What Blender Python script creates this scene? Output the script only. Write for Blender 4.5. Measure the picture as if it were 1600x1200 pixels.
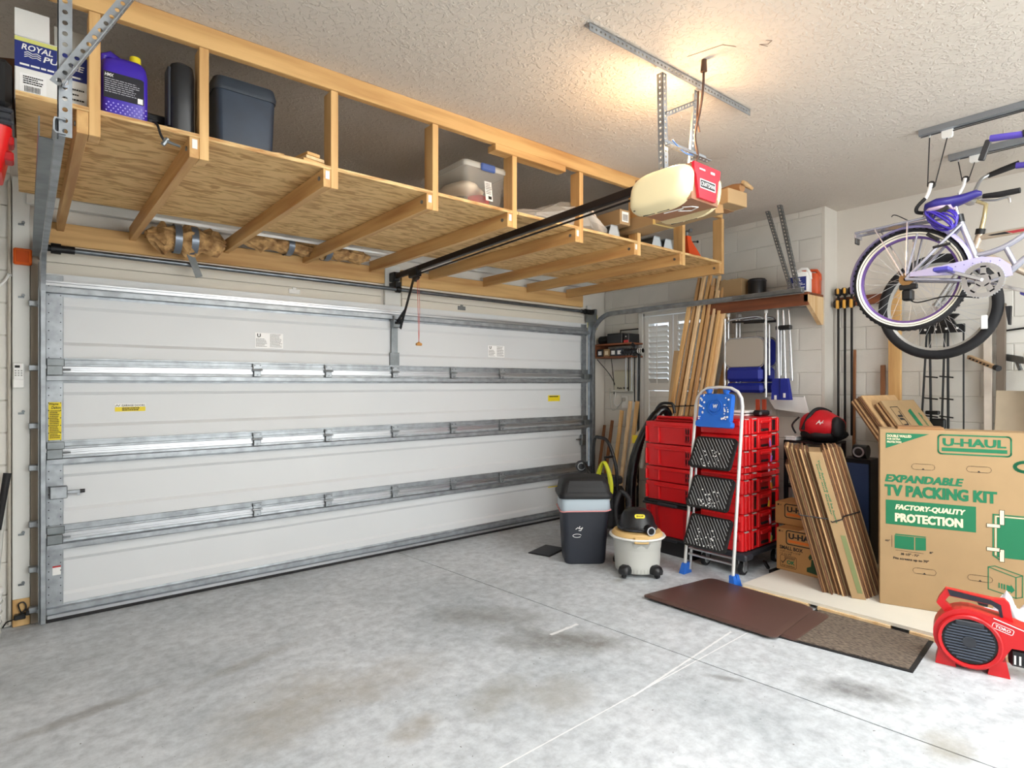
import bpy, math, random
from mathutils import Vector, Matrix
random.seed(7)
for o in list(bpy.data.objects): bpy.data.objects.remove(o)
S = bpy.context.scene
C = S.collection
PI = math.pi
R = math.radians
V = Vector

# ------------------------------------------------------------------ camera
cam = bpy.data.cameras.new('camera'); camo = bpy.data.objects.new('camera', cam); C.objects.link(camo)
cam.sensor_width = 36; cam.lens = 920/1600*36; cam.clip_start = .05
camo.location = (0, 0, 1.5); camo.rotation_euler = (R(90), 0, R(-39.55))
S.camera = camo
# ------------------------------------------------------------------ light
S.view_settings.view_transform = 'Standard'; S.view_settings.look = 'None'
S.view_settings.gamma = 1; S.view_settings.exposure = EXPO = 0.16
w = bpy.data.worlds.new('world'); S.world = w; w.use_nodes = True
w.node_tree.nodes['Background'].inputs[0].default_value = (.9, .95, 1, 1)
w.node_tree.nodes['Background'].inputs[1].default_value = 1.6
def area(name, loc, rot, sx, sy, power, col):
    l = bpy.data.lights.new(name, 'AREA'); l.shape = 'RECTANGLE'; l.size = sx; l.size_y = sy; l.energy = power; l.color = col
    o = bpy.data.objects.new(name, l); C.objects.link(o); o.location = loc; o.rotation_euler = [R(a) for a in rot]
    return o
area('ceiling_lamp', (1.35, 1.0, 3.03), (0, 0, 0), 1.25, .5, 36, (.96, .98, 1))
area('ceiling_lamp', (3.35, .0, 3.03), (0, 0, 0), 1.25, .5, 60, (.96, .98, 1))
area('rear_fill_light', (3.0, -1.85, 1.7), (90, 0, 180), 3.6, 2.2, 235, (.86, .94, 1))  # unseen soft fill, added behind the camera to brighten the room

# ------------------------------------------------------------------ helpers
def lin(c):
    return tuple((x/255/12.92 if x/255 <= .04045 else ((x/255+.055)/1.055)**2.4) for x in c)
MATS = {}
def mat(name, col, rough=.55, metal=0, dist=0, var=0, scale=6, stretch=(1, 1, 1), bump=0, bscale=60, col2=None, emit=0, alpha=1, trans=0, detail=4, lo=.35, hi=.65, coat=0):
    if name in MATS: return MATS[name]
    m = bpy.data.materials.new(name); m.use_nodes = True; nt = m.node_tree; b = nt.nodes['Principled BSDF']
    c = lin(col) + (1,)
    b.inputs['Base Color'].default_value = c; b.inputs['Roughness'].default_value = rough; b.inputs['Metallic'].default_value = metal
    if coat: b.inputs['Coat Weight'].default_value = coat
    if emit: b.inputs['Emission Color'].default_value = c; b.inputs['Emission Strength'].default_value = emit
    if trans: b.inputs['Transmission Weight'].default_value = trans
    if alpha < 1: b.inputs['Alpha'].default_value = alpha
    if var or col2 or bump:
        tc = nt.nodes.new('ShaderNodeTexCoord'); mp = nt.nodes.new('ShaderNodeMapping'); mp.inputs['Scale'].default_value = stretch
        nt.links.new(tc.outputs['Object'], mp.inputs['Vector'])
    if var or col2:
        n = nt.nodes.new('ShaderNodeTexNoise'); n.inputs['Scale'].default_value = scale; n.inputs['Detail'].default_value = detail; n.inputs['Distortion'].default_value = dist
        nt.links.new(mp.outputs[0], n.inputs['Vector'])
        r = nt.nodes.new('ShaderNodeValToRGB'); r.color_ramp.elements[0].position = lo; r.color_ramp.elements[1].position = hi
        c2 = lin(col2) + (1,) if col2 else tuple(max(0, x*(1-var)) for x in c[:3]) + (1,)
        r.color_ramp.elements[0].color = c2; r.color_ramp.elements[1].color = c
        nt.links.new(n.outputs['Fac'], r.inputs['Fac']); nt.links.new(r.outputs['Color'], b.inputs['Base Color'])
    if bump:
        n2 = nt.nodes.new('ShaderNodeTexNoise'); n2.inputs['Scale'].default_value = bscale; n2.inputs['Detail'].default_value = 3
        nt.links.new(mp.outputs[0], n2.inputs['Vector'])
        bp = nt.nodes.new('ShaderNodeBump'); bp.inputs['Strength'].default_value = bump; bp.inputs['Distance'].default_value = .01
        nt.links.new(n2.outputs['Fac'], bp.inputs['Height']); nt.links.new(bp.outputs['Normal'], b.inputs['Normal'])
    MATS[name] = m
    return m
def wood(name, light, dark, axis, scale=9, rough=.6, knots=True):
    st = {'x': (.12, 1.6, 1.6), 'y': (1.6, .12, 1.6), 'z': (1.6, 1.6, .12)}[axis]
    return mat(name, light, rough, col2=dark, scale=scale, stretch=st, detail=6, lo=.3, hi=.62, bump=.08, bscale=40)

OFF = {}
class MB:
    def __init__(s): s.v = []; s.f = []
    def add(s, vs, fs, M=None):
        k = len(s.v)
        s.v += [tuple(M @ V(p)) for p in vs] if M else [tuple(p) for p in vs]
        s.f += [[i+k for i in f] for f in fs]
        return s
    def box(s, c, d, M=None, ch=0):
        x, y, z = c; a, b, e = d[0]/2, d[1]/2, d[2]/2
        T = Matrix.Translation(V(c)); T = M @ T if M else T
        if ch <= 0:
            vs = [(i*a, j*b, k*e) for i in (-1, 1) for j in (-1, 1) for k in (-1, 1)]
            return s.add(vs, [(0, 1, 3, 2), (4, 6, 7, 5), (0, 4, 5, 1), (2, 3, 7, 6), (0, 2, 6, 4), (1, 5, 7, 3)], T)
        ch = min(ch, a*.9, b*.9, e*.9); vs = []; idx = {}
        for i in (-1, 1):
            for j in (-1, 1):
                for k in (-1, 1):
                    for n, p in enumerate(((i*a, j*(b-ch), k*(e-ch)), (i*(a-ch), j*b, k*(e-ch)), (i*(a-ch), j*(b-ch), k*e))):
                        idx[i, j, k, n] = len(vs); vs.append(p)
        fs = []
        for n in range(3):
            for sg in (-1, 1):
                q = []
                for u, w_ in ((-1, -1), (1, -1), (1, 1), (-1, 1)):
                    t = [0, 0, 0]; t[n] = sg; t[(n+1) % 3] = u; t[(n+2) % 3] = w_
                    q.append(idx[t[0], t[1], t[2], n])
                fs.append(q if sg > 0 else q[::-1])
        for n in range(3):
            m1, m2 = (n+1) % 3, (n+2) % 3
            for u in (-1, 1):
                for w_ in (-1, 1):
                    t0 = [0, 0, 0]; t0[n] = -1; t0[m1] = u; t0[m2] = w_; t1 = t0[:]; t1[n] = 1
                    q = [idx[(*t0, m1)], idx[(*t1, m1)], idx[(*t1, m2)], idx[(*t0, m2)]]
                    fs.append(q if u*w_ < 0 else q[::-1])
        for i in (-1, 1):
            for j in (-1, 1):
                for k in (-1, 1):
                    q = [idx[i, j, k, 0], idx[i, j, k, 1], idx[i, j, k, 2]]
                    fs.append(q if i*j*k > 0 else q[::-1])
        return s.add(vs, fs, T)
    def bx(s, x0, x1, y0, y1, z0, z1, ch=0, M=None):
        return s.box(((x0+x1)/2, (y0+y1)/2, (z0+z1)/2), (abs(x1-x0), abs(y1-y0), abs(z1-z0)), M, ch)
    def bar(s, p0, p1, w_, h, up=(0, 0, 1), ch=0):
        p0, p1 = V(p0), V(p1); d = p1-p0; L = d.length; d.normalize(); u = V(up); sd = d.cross(u)
        if sd.length < 1e-4: sd = d.cross(V((1, 0, 0)))
        sd.normalize(); u = sd.cross(d)
        M = Matrix((( d.x, sd.x, u.x, (p0.x+p1.x)/2), (d.y, sd.y, u.y, (p0.y+p1.y)/2), (d.z, sd.z, u.z, (p0.z+p1.z)/2), (0, 0, 0, 1)))
        return s.box((0, 0, 0), (L, w_, h), M, ch)
    def cyl(s, p0, p1, r0, r1=None, n=12, caps=True):
        p0, p1 = V(p0), V(p1); r1 = r0 if r1 is None else r1; d = (p1-p0).normalized()
        a = d.orthogonal().normalized(); b = d.cross(a); vs = []
        for p, r in ((p0, r0), (p1, r1)):
            for i in range(n):
                t = 2*PI*i/n; vs.append(p+(a*math.cos(t)+b*math.sin(t))*r)
        fs = [(i, (i+1) % n, n+(i+1) % n, n+i) for i in range(n)]
        if caps: fs += [list(range(n))[::-1], list(range(n, 2*n))]
        return s.add(vs, fs)
    def tube(s, pts, r, n=8, closed=False, caps=True):
        pts = [V(p) for p in pts]; m = len(pts); vs = []; prev = None
        for i in range(m):
            if closed: d = pts[(i+1) % m]-pts[i-1]
            else: d = pts[min(i+1, m-1)]-pts[max(i-1, 0)]
            d.normalize()
            if prev is None: a = d.orthogonal().normalized()
            else:
                a = prev-d*prev.dot(d)
                a = a.normalized() if a.length > 1e-5 else d.orthogonal().normalized()
            prev = a; b = d.cross(a); rr = r[i] if isinstance(r, (list, tuple)) else r
            for k in range(n):
                t = 2*PI*k/n; vs.append(pts[i]+(a*math.cos(t)+b*math.sin(t))*rr)
        fs = []
        for i in range(m if closed else m-1):
            j = (i+1) % m
            for k in range(n):
                k2 = (k+1) % n; fs.append((i*n+k, i*n+k2, j*n+k2, j*n+k))
        if not closed and caps: fs += [list(range(n))[::-1], list(range((m-1)*n, m*n))]
        return s.add(vs, fs)
    def lathe(s, prof, n=24, M=None, closed=False, sy=1):
        vs = []; m = len(prof)
        for r, z in prof:
            for k in range(n):
                t = 2*PI*k/n; vs.append((r*math.cos(t), r*math.sin(t)*sy, z))
        fs = []
        for i in range(m if closed else m-1):
            j = (i+1) % m
            for k in range(n):
                k2 = (k+1) % n; fs.append((i*n+k, i*n+k2, j*n+k2, j*n+k))
        if not closed:
            if prof[0][0] > 1e-5: fs.append(list(range(n))[::-1])
            if prof[-1][0] > 1e-5: fs.append(list(range((m-1)*n, m*n)))
        return s.add(vs, fs, M)
    def prism(s, poly, ax, d0, d1, M=None):
        n = len(poly)
        def p(a, b, d): return {'x': (d, a, b), 'y': (a, d, b), 'z': (a, b, d)}[ax]
        vs = [p(a, b, d0) for a, b in poly]+[p(a, b, d1) for a, b in poly]
        ar = sum(poly[i][0]*poly[(i+1) % n][1]-poly[(i+1) % n][0]*poly[i][1] for i in range(n))
        flip = (ar > 0) != (ax == 'y'); flip = flip if d1 > d0 else not flip
        fs = [list(range(n)), list(range(n, 2*n))[::-1]]+[((i+1) % n, i, n+i, n+(i+1) % n) for i in range(n)]
        if flip: fs = [list(f)[::-1] for f in fs]
        return s.add(vs, fs, M)
    def ell(s, c, r, n=16, m=10, M=None, lo=-90, hi=90):
        vs = []; T = Matrix.Translation(V(c)); T = M @ T if M else T
        for j in range(m+1):
            ph = R(lo+(hi-lo)*j/m)
            for k in range(n):
                t = 2*PI*k/n; vs.append((r[0]*math.cos(ph)*math.cos(t), r[1]*math.cos(ph)*math.sin(t), r[2]*math.sin(ph)))
        fs = [(j*n+k, j*n+(k+1) % n, (j+1)*n+(k+1) % n, (j+1)*n+k) for j in range(m) for k in range(n)]
        if lo > -89: fs.append(list(range(n))[::-1])
        return s.add(vs, fs, T)
    def loft(s, rings, caps=True, M=None):
        n = len(rings[0]); vs = [p for r in rings for p in r]
        fs = [(i*n+k, i*n+(k+1) % n, (i+1)*n+(k+1) % n, (i+1)*n+k) for i in range(len(rings)-1) for k in range(n)]
        if caps: fs += [list(range(n))[::-1], list(range((len(rings)-1)*n, len(rings)*n))]
        return s.add(vs, fs, M)
    def build(s, name, m, parent=None, smooth=False, kind=None):
        me = bpy.data.meshes.new(name); of = OFF.get(parent.name) if parent else None
        vs = [tuple(V(p)-of) for p in s.v] if of is not None else s.v
        me.from_pydata(vs, [], s.f); me.update()
        me.materials.append(m)
        if smooth:
            me.polygons.foreach_set('use_smooth', [True]*len(me.polygons))
            try: me.set_sharp_from_angle(angle=R(smooth if smooth is not True else 40))
            except Exception: pass
        o = bpy.data.objects.new(name, me); C.objects.link(o)
        if parent: o.parent = parent
        if of is not None: OFF[o.name] = of
        if kind: o['kind'] = kind
        return o
def rrect(w_, h, r, n=4, cx=0, cy=0):
    out = []
    for sx, sy, a0 in ((1, 1, 0), (-1, 1, 90), (-1, -1, 180), (1, -1, 270)):
        for i in range(n+1):
            a = R(a0+90*i/n); out.append((cx+sx*(w_/2-r)+r*math.cos(a), cy+sy*(h/2-r)+r*math.sin(a)))
    return out
def tag(o, label=None, cat=None, group=None, kind=None):
    if label: o['label'] = label
    if cat: o['category'] = cat
    if group: o['group'] = group
    if kind: o['kind'] = kind
    return o
def thing(name, label, cat, loc=(0, 0, 0), rz=0, group=None, world=False):
    o = bpy.data.objects.new(name, None); C.objects.link(o); o.empty_display_size = .1
    o.location = loc; o.rotation_euler = (0, 0, rz); tag(o, label, cat, group)
    if world: OFF[o.name] = V(loc)
    return o
def struct(o, label=None): o['kind'] = 'structure'; o['label'] = label or o.name; return o
def copy_tree(o, parent=None):
    c = o.copy(); C.objects.link(c); c.parent = parent
    for ch in list(o.children): copy_tree(ch, c)
    return c
def frame(o, right, up):
    """matrix whose x = right, y = up, z = out of the face"""
    r = V(right).normalized(); u = V(up); n = r.cross(u).normalized(); u = n.cross(r)
    return Matrix(((r.x, u.x, n.x, o[0]), (r.y, u.y, n.y, o[1]), (r.z, u.z, n.z, o[2]), (0, 0, 0, 1)))
def text(s, m, parent, M, x0, x1, y0, y1, bold=.0, shear=0, name='lettering', lift=.0012):
    """flat lettering filling the rectangle x0..x1, y0..y1 of the plane M"""
    cu = bpy.data.curves.new('t', 'FONT'); cu.body = s; cu.size = 1; fat = bold if bold >= .03 else 0; cu.offset = .015 if fat else bold; cu.shear = shear; cu.resolution_u = 2
    t = bpy.data.objects.new('t', cu); C.objects.link(t)
    bpy.context.view_layer.update()
    me = bpy.data.meshes.new_from_object(t.evaluated_get(bpy.context.evaluated_depsgraph_get()))
    bpy.data.objects.remove(t); bpy.data.curves.remove(cu)
    co = [v.co.copy() for v in me.vertices]
    if not co: return None
    ax, bx_ = min(c.x for c in co), max(c.x for c in co); ay, by = min(c.y for c in co), max(c.y for c in co)
    of = OFF.get(parent.name)
    for v, c in zip(me.vertices, co):
        p = M @ V((x0+(c.x-ax)/(bx_-ax)*(x1-x0), y0+(c.y-ay)/(by-ay)*(y1-y0), lift))
        v.co = p-of if of is not None else p
    if fat:   # heavy lettering: the outline drawn again a little to each side
        kx, ky = fat*(x1-x0)/(bx_-ax), fat*(y1-y0)/(by-ay); n0 = len(me.vertices)
        vs0 = [v.co.copy() for v in me.vertices]; fs0 = [list(p.vertices) for p in me.polygons]; vs, fs = [], []
        M3 = M.to_3x3()
        for i, (a_, b_) in enumerate(((0, 0), (.55, .25), (-.55, .25), (.55, -.25), (-.55, -.25))):
            d_ = M3 @ V((a_*kx, b_*ky, i*.00002)); vs += [tuple(c+d_) for c in vs0]; fs += [[q+i*n0 for q in f] for f in fs0]
        me = bpy.data.meshes.new(name); me.from_pydata(vs, [], fs); me.update()
    me.materials.clear(); me.materials.append(m); me.name = name
    o = bpy.data.objects.new(name, me); C.objects.link(o); o.parent = parent
    if of is not None: OFF[o.name] = of
    return o
def decal(name, m, parent, M, poly, lift=.0008):
    """flat print: a thin polygon on the plane M"""
    return MB().add([M @ V((a, b, lift)) for a, b in poly], [list(range(len(poly)))]).build(name, m, parent)
def strokes(name, m, parent, M, polys, w_, lift=.001):
    """flat printed lines of width w_ on plane M; each poly is a point list"""
    b = MB()
    for pl in polys:
        for p, q in zip(pl[:-1], pl[1:]):
            p, q = V((*p, lift)), V((*q, lift)); d = (q-p)
            if d.length < 1e-6: continue
            d.normalize(); n = V((-d.y, d.x, 0))*w_/2; e = d*w_/2
            b.add([M @ x for x in (p-e-n, q+e-n, q+e+n, p-e+n)], [(0, 1, 2, 3)])
    return b.build(name, m, parent)
def rows(name, m, parent, M, x0, x1, y0, y1, n, fill=.55, seed=1):
    """rows of small illegible print"""
    rd = random.Random(seed); b = MB(); h = (y1-y0)/n
    for i in range(n):
        y = y0+h*(i+.5-fill/2); x = x0; end = x1-(x1-x0)*rd.random()*.3
        while x < end:
            l = (x1-x0)*rd.uniform(.05, .16); xe = min(x+l, end)
            b.add([M @ V(p) for p in ((x, y, .001), (xe, y, .001), (xe, y+h*fill, .001), (x, y+h*fill, .001))], [(0, 1, 2, 3)])
            x = xe+(x1-x0)*.02
    return b.build(name, m, parent)
def perf(b, p0, p1, da, db, w_=.032, pitch=.025, hr=.006, t=.0025):
    """perforated steel angle from p0 to p1 with flanges along da and db"""
    p0, p1 = V(p0), V(p1); d = (p1-p0); L = d.length; d.normalize(); n = max(1, int(L/pitch)); pc = L/n
    for fl, ot in ((V(da).normalized(), V(db).normalized()), (V(db).normalized(), V(da).normalized())):
        for i in range(n):
            c = p0+d*(pc*(i+.5))+fl*(w_/2)
            outer = [(-pc/2, -w_/2), (0, -w_/2), (pc/2, -w_/2), (pc/2, 0), (pc/2, w_/2), (0, w_/2), (-pc/2, w_/2), (-pc/2, 0)]
            vs = []
            for z in (0, t):
                for u, v_ in outer: vs.append(c+d*u+fl*v_+ot*z)
                for k in range(8):
                    a = R(225+45*k); vs.append(c+d*(hr*math.cos(a))+fl*(hr*math.sin(a))+ot*z)
            fs = []
            for k in range(8):
                k2 = (k+1) % 8
                fs += [(k, k2, 8+k2, 8+k), (16+k2, 16+k, 24+k, 24+k2), (8+k, 8+k2, 24+k2, 24+k)]
            fs += [(4, 5, 21, 20), (5, 6, 22, 21), (0, 1, 17, 16), (1, 2, 18, 17)]
            b.add(vs, fs)
def arc(c, r, a0, a1, n, ax='x', rz=None):
    """points on an arc; ax names the axis the circle turns about"""
    out = []
    for i in range(n+1):
        a = R(a0+(a1-a0)*i/n); u, v_ = r*math.cos(a), (rz or r)*math.sin(a)
        out.append({'x': (c[0], c[1]+u, c[2]+v_), 'y': (c[0]+u, c[1], c[2]+v_), 'z': (c[0]+u, c[1]+v_, c[2])}[ax])
    return out
def bez(p0, p1, p2, p3, n=10):
    p0, p1, p2, p3 = map(V, (p0, p1, p2, p3))
    return [p0*(1-t)**3+p1*3*t*(1-t)**2+p2*3*t*t*(1-t)+p3*t**3 for t in [i/n for i in range(n+1)]]
def spline(pts, n=6):
    pts = [V(p) for p in pts]; out = []
    for i in range(len(pts)-1):
        a, b, c, d = pts[max(i-1, 0)], pts[i], pts[i+1], pts[min(i+2, len(pts)-1)]
        for k in range(n):
            t = k/n
            out.append(.5*((2*b)+(c-a)*t+(2*a-5*b+4*c-d)*t*t+(3*b-a-3*c+d)*t**3))
    return out+[pts[-1]]

# ------------------------------------------------------------------ materials
WHITE = mat('painted_white', (224, 224, 220), .5, var=.05, scale=2)
DOORW = mat('door_white_steel', (216, 219, 222), .42, var=.03, scale=1.5)
BLOCK = mat('painted_block', (222, 219, 212), .6, var=.06, scale=3, bump=.15, bscale=90)
PLASTER = mat('painted_plaster', (218, 213, 205), .65, var=.04, scale=2, bump=.06, bscale=80)
GALV = mat('galvanised_steel', (174, 180, 186), .48, .8, var=.3, scale=14)
GALVD = mat('dull_galvanised_steel', (140, 146, 150), .4, .8, var=.3, scale=10)
STEELB = mat('brushed_steel', (198, 201, 206), .36, .9)
CHROME = mat('chrome', (225, 225, 230), .14, 1)
BLACKM = mat('black_metal', (22, 23, 26), .4, .3)
BLACKP = mat('black_plastic', (26, 27, 30), .38)
BLACKR = mat('black_rubber', (24, 24, 27), .7, bump=.1, bscale=120)
DGREYP = mat('dark_grey_plastic', (48, 51, 58), .45)
GREYP = mat('grey_plastic', (188, 189, 184), .5)
REDP = mat('red_plastic', (226, 26, 32), .36, var=.1, scale=3)
REDD = mat('deep_red_plastic', (178, 18, 26), .4)
BLUEP = mat('blue_plastic', (38, 104, 200), .34)
PURP = mat('purple_plastic', (62, 38, 170), .32)
YEL = mat('yellow_plastic', (228, 210, 40), .45)
ORANGE = mat('orange_plastic', (236, 110, 24), .45)
KRAFT = mat('kraft_cardboard', (168, 139, 100), .75, var=.08, scale=4)
KRAFT2 = mat('kraft_cardboard_dark', (158, 116, 76), .78, var=.15, scale=8)
KEDGE = mat('cardboard_edge', (200, 162, 116), .85, var=.15, scale=20)
GREEN = mat('green_print', (18, 112, 74), .7)
INK = mat('black_print', (28, 26, 26), .7)
CREAM = mat('cream_print', (236, 220, 186), .7)
PAPER = mat('white_paper', (240, 240, 238), .6)
OAKX = wood('pine_along_x', (222, 180, 120), (182, 134, 78), 'x')
OAKY = wood('pine_along_y', (216, 174, 114), (182, 132, 78), 'y')
OAKZ = wood('pine_along_z', (226, 186, 126), (186, 138, 82), 'z')
PALEZ = wood('pale_pine_along_z', (236, 208, 164), (212, 170, 116), 'z')
BROWNZ = wood('brown_wood_along_z', (150, 98, 60), (104, 62, 36), 'z')
BROWNY = wood('brown_wood_along_y', (132, 76, 46), (90, 46, 28), 'y')
PLY = mat('fir_plywood', (224, 186, 126), .62, col2=(182, 138, 80), scale=3.4, stretch=(1.6, 5.5, 2), detail=9, lo=.40, hi=.54, dist=1.6)
PLYE = mat('plywood_edge', (226, 196, 140), .7, col2=(180, 130, 76), scale=30, stretch=(.3, .3, 3))
# ================================================================== structure
DW = 4.78      # inner face of the door wall
CH = 3.06
RA, RB, YS = 5.40, 5.66, 2.24   # right wall, stepping back at y = YS
def floor_material():
    m = bpy.data.materials.new('worn_concrete'); m.use_nodes = True; nt = m.node_tree; N = nt.nodes; L = nt.links; b = N['Principled BSDF']
    tc = N.new('ShaderNodeTexCoord'); g = N.new('ShaderNodeNewGeometry')
    def noise(sc, det=5, rough=.55, vec=None):
        n = N.new('ShaderNodeTexNoise'); n.inputs['Scale'].default_value = sc; n.inputs['Detail'].default_value = det; n.inputs['Roughness'].default_value = rough
        L.new(vec or g.outputs['Position'], n.inputs['Vector']); return n.outputs['Fac']
    def ramp(f, a, c0, c1, bpos):
        r = N.new('ShaderNodeValToRGB'); r.color_ramp.elements[0].position = a; r.color_ramp.elements[1].position = bpos
        r.color_ramp.elements[0].color = c0; r.color_ramp.elements[1].color = c1; L.new(f, r.inputs['Fac']); return r.outputs['Color']
    def mix(f, a, c, blend='MIX'):
        x = N.new('ShaderNodeMix'); x.data_type = 'RGBA'; x.blend_type = blend
        if isinstance(f, float): x.inputs['Factor'].default_value = f
        else: L.new(f, x.inputs['Factor'])
        for s_, k in ((a, 6), (c, 7)):
            if isinstance(s_, tuple): x.inputs[k].default_value = s_
            else: L.new(s_, x.inputs[k])
        return x.outputs[2]
    def math_(op, a, c=None):
        x = N.new('ShaderNodeMath'); x.operation = op
        for i, s_ in enumerate((a, c)):
            if s_ is None: continue
            if isinstance(s_, (int, float)): x.inputs[i].default_value = s_
            else: L.new(s_, x.inputs[i])
        return x.outputs[0]
    base = ramp(noise(1.1), .3, lin((178, 184, 188))+(1,), lin((214, 218, 222))+(1,), .7)
    fine = ramp(noise(14, 8, .7), .35, (.72, .72, .73, 1), (1.05, 1.05, 1.05, 1), .62)
    col = mix(1.0, base, fine, 'MULTIPLY')
    sep = N.new('ShaderNodeSeparateXYZ'); L.new(g.outputs['Position'], sep.inputs[0])
    warp = noise(3.2, 6, .65)
    # stains: x, y, rx, ry, rotation, strength, colour
    for x, y, rx, ry, a, k, c in ((2.3, 3.02, .42, .2, -40, .5, (120, 118, 112)), (2.42, 2.46, .4, .2, -40, .62, (112, 110, 104)), (1.76, 2.23, .25, .14, 20, .55, (150, 148, 140)),
            (2.0, 2.05, .27, .17, 0, .5, (158, 156, 150)), (1.29, 2.25, .16, .09, 20, .5, (150, 142, 128)), (.95, 2.75, .5, .28, 25, .5, (158, 152, 140)), (3.13, 1.14, .3, .13, -55, .62, (104, 104, 104)),
            (2.94, .72, .16, .1, 0, .5, (150, 145, 132)), (.2, 3.3, .3, .05, 12, .5, (128, 122, 116)), (.95, 3.36, .35, .06, 15, .4, (140, 136, 130)), (1.45, 2.72, .35, .2, 10, .35, (158, 152, 142)), (3.5, 2.95, .1, .05, 0, .5, (140, 138, 130)), (2.75, 1.62, .12, .03, -60, .5, (118, 118, 118))):
        mp = N.new('ShaderNodeMapping'); mp.vector_type = 'TEXTURE'; mp.inputs['Location'].default_value = (x, y, 0); mp.inputs['Rotation'].default_value = (0, 0, R(a)); mp.inputs['Scale'].default_value = (rx, ry, 1)
        L.new(g.outputs['Position'], mp.inputs[0]); ln = N.new('ShaderNodeVectorMath'); ln.operation = 'LENGTH'; L.new(mp.outputs[0], ln.inputs[0])
        d = math_('ADD', ln.outputs['Value'], math_('MULTIPLY', math_('SUBTRACT', warp, .5), 1.6))
        mr = N.new('ShaderNodeMapRange'); mr.inputs[1].default_value = 1.1; mr.inputs[2].default_value = .35; mr.inputs[3].default_value = 0; mr.inputs[4].default_value = min(.85, k*1.35)
        L.new(d, mr.inputs[0])
        col = mix(math_('MULTIPLY', mr.outputs[0], ramp(noise(9, 7, .7), .3, (.45,)*3+(1,), (1,)*3+(1,), .6)), col, lin(c)+(1,))
    # chalky lines: y0 at x0, slope, x range, half width
    for x0, y0, sl, xa, xb, hw, k in ((1.426, 1.803, .016, .2, 3.4, .0035, .75), (3.247, 1.90, .09, 2.25, 3.3, .006, .7), (2.47, 2.57, .034, 2.42, 2.66, .012, .7)):
        dy = math_('ABSOLUTE', math_('SUBTRACT', math_('SUBTRACT', sep.outputs[1], y0), math_('MULTIPLY', math_('SUBTRACT', sep.outputs[0], x0), sl)))
        f = math_('LESS_THAN', dy, math_('MULTIPLY', noise(25, 3), hw*2))
        f = math_('MULTIPLY', f, math_('MULTIPLY', math_('GREATER_THAN', sep.outputs[0], xa), math_('LESS_THAN', sep.outputs[0], xb)))
        col = mix(math_('MULTIPLY', f, k), col, lin((238, 238, 238))+(1,))
    pit = ramp(noise(38, 2), .245, (1, 1, 1, 1), (0, 0, 0, 1), .27)
    col = mix(pit, col, lin((96, 94, 90))+(1,))
    L.new(col, b.inputs['Base Color'])
    L.new(ramp(noise(4, 6), .3, (.4,)*3+(1,), (.68,)*3+(1,), .7), b.inputs['Roughness'])
    bp = N.new('ShaderNodeBump'); bp.inputs['Strength'].default_value = .12; bp.inputs['Distance'].default_value = .006; L.new(noise(22, 8, .7), bp.inputs['Height']); L.new(bp.outputs[0], b.inputs['Normal'])
    return m
def ceiling_material():
    m = bpy.data.materials.new('knockdown_plaster'); m.use_nodes = True; nt = m.node_tree; N = nt.nodes; L = nt.links; b = N['Principled BSDF']
    g = N.new('ShaderNodeNewGeometry'); n = N.new('ShaderNodeTexNoise'); n.inputs['Scale'].default_value = 42; n.inputs['Detail'].default_value = 2.5; n.inputs['Distortion'].default_value = .6
    L.new(g.outputs['Position'], n.inputs['Vector'])
    r = N.new('ShaderNodeValToRGB'); r.color_ramp.elements[0].position = .5; r.color_ramp.elements[1].position = .6; L.new(n.outputs['Fac'], r.inputs['Fac'])
    bp = N.new('ShaderNodeBump'); bp.inputs['Strength'].default_value = .55; bp.inputs['Distance'].default_value = .006; L.new(r.outputs['Color'], bp.inputs['Height']); L.new(bp.outputs[0], b.inputs['Normal'])
    b.inputs['Base Color'].default_value = lin((206, 198, 188))+(1,); b.inputs['Roughness'].default_value = .7
    return m
FLOOR = floor_material(); CEIL = ceiling_material()
JOINT = mat('dark_joint', (60, 58, 54), .9)
X0, Y0 = -.75, -2.0
jx = lambda y: 2.565+(4.61-y)*.0885
fl = struct(MB().bx(X0-.2, RB+.2, Y0-.2, 5.0, -.2, -.012).build('floor', JOINT), 'grey worn concrete garage floor')
for pl in ([(X0-.2, Y0-.2), (jx(Y0-.2)-.004, Y0-.2), (jx(5.0)-.004, 5.0), (X0-.2, 5.0)], [(jx(Y0-.2)+.004, Y0-.2), (RB+.2, Y0-.2), (RB+.2, 5.0), (jx(5.0)+.004, 5.0)]):
    MB().prism(pl, 'z', -.012, 0).build('slab', FLOOR, fl)
ce = struct(MB().bx(X0-.2, RB+.2, Y0-.2, 5.0, CH, CH+.15).build('ceiling', CEIL), 'textured off-white ceiling')
cM = frame((0, 0, CH), (1, 0, 0), (0, -1, 0))
PENCIL = mat('pencil_mark', (110, 92, 78), .8)
strokes('pencil_mark', PENCIL, ce, cM, [[(2.43, -1.63), (2.47, -1.47), (2.53, -1.44)], [(2.64, -1.345), (2.60, -1.36), (2.625, -1.335), (2.612, -1.31), (2.59, -1.325)]], .004)
MORTAR = mat('painted_mortar', (208, 205, 199), .7)
_blk = {}
def block_mesh(l, h, ax):
    k = (round(l, 3), round(h, 3), ax)
    if k not in _blk:
        b = MB(); b.box((0, 0, 0), (.03, l, h) if ax == 'x' else (l, .03, h), ch=.004)
        me = bpy.data.meshes.new('block'); me.from_pydata(b.v, [], b.f); me.materials.append(BLOCK); me.update(); _blk[k] = me
    return _blk[k]
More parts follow.
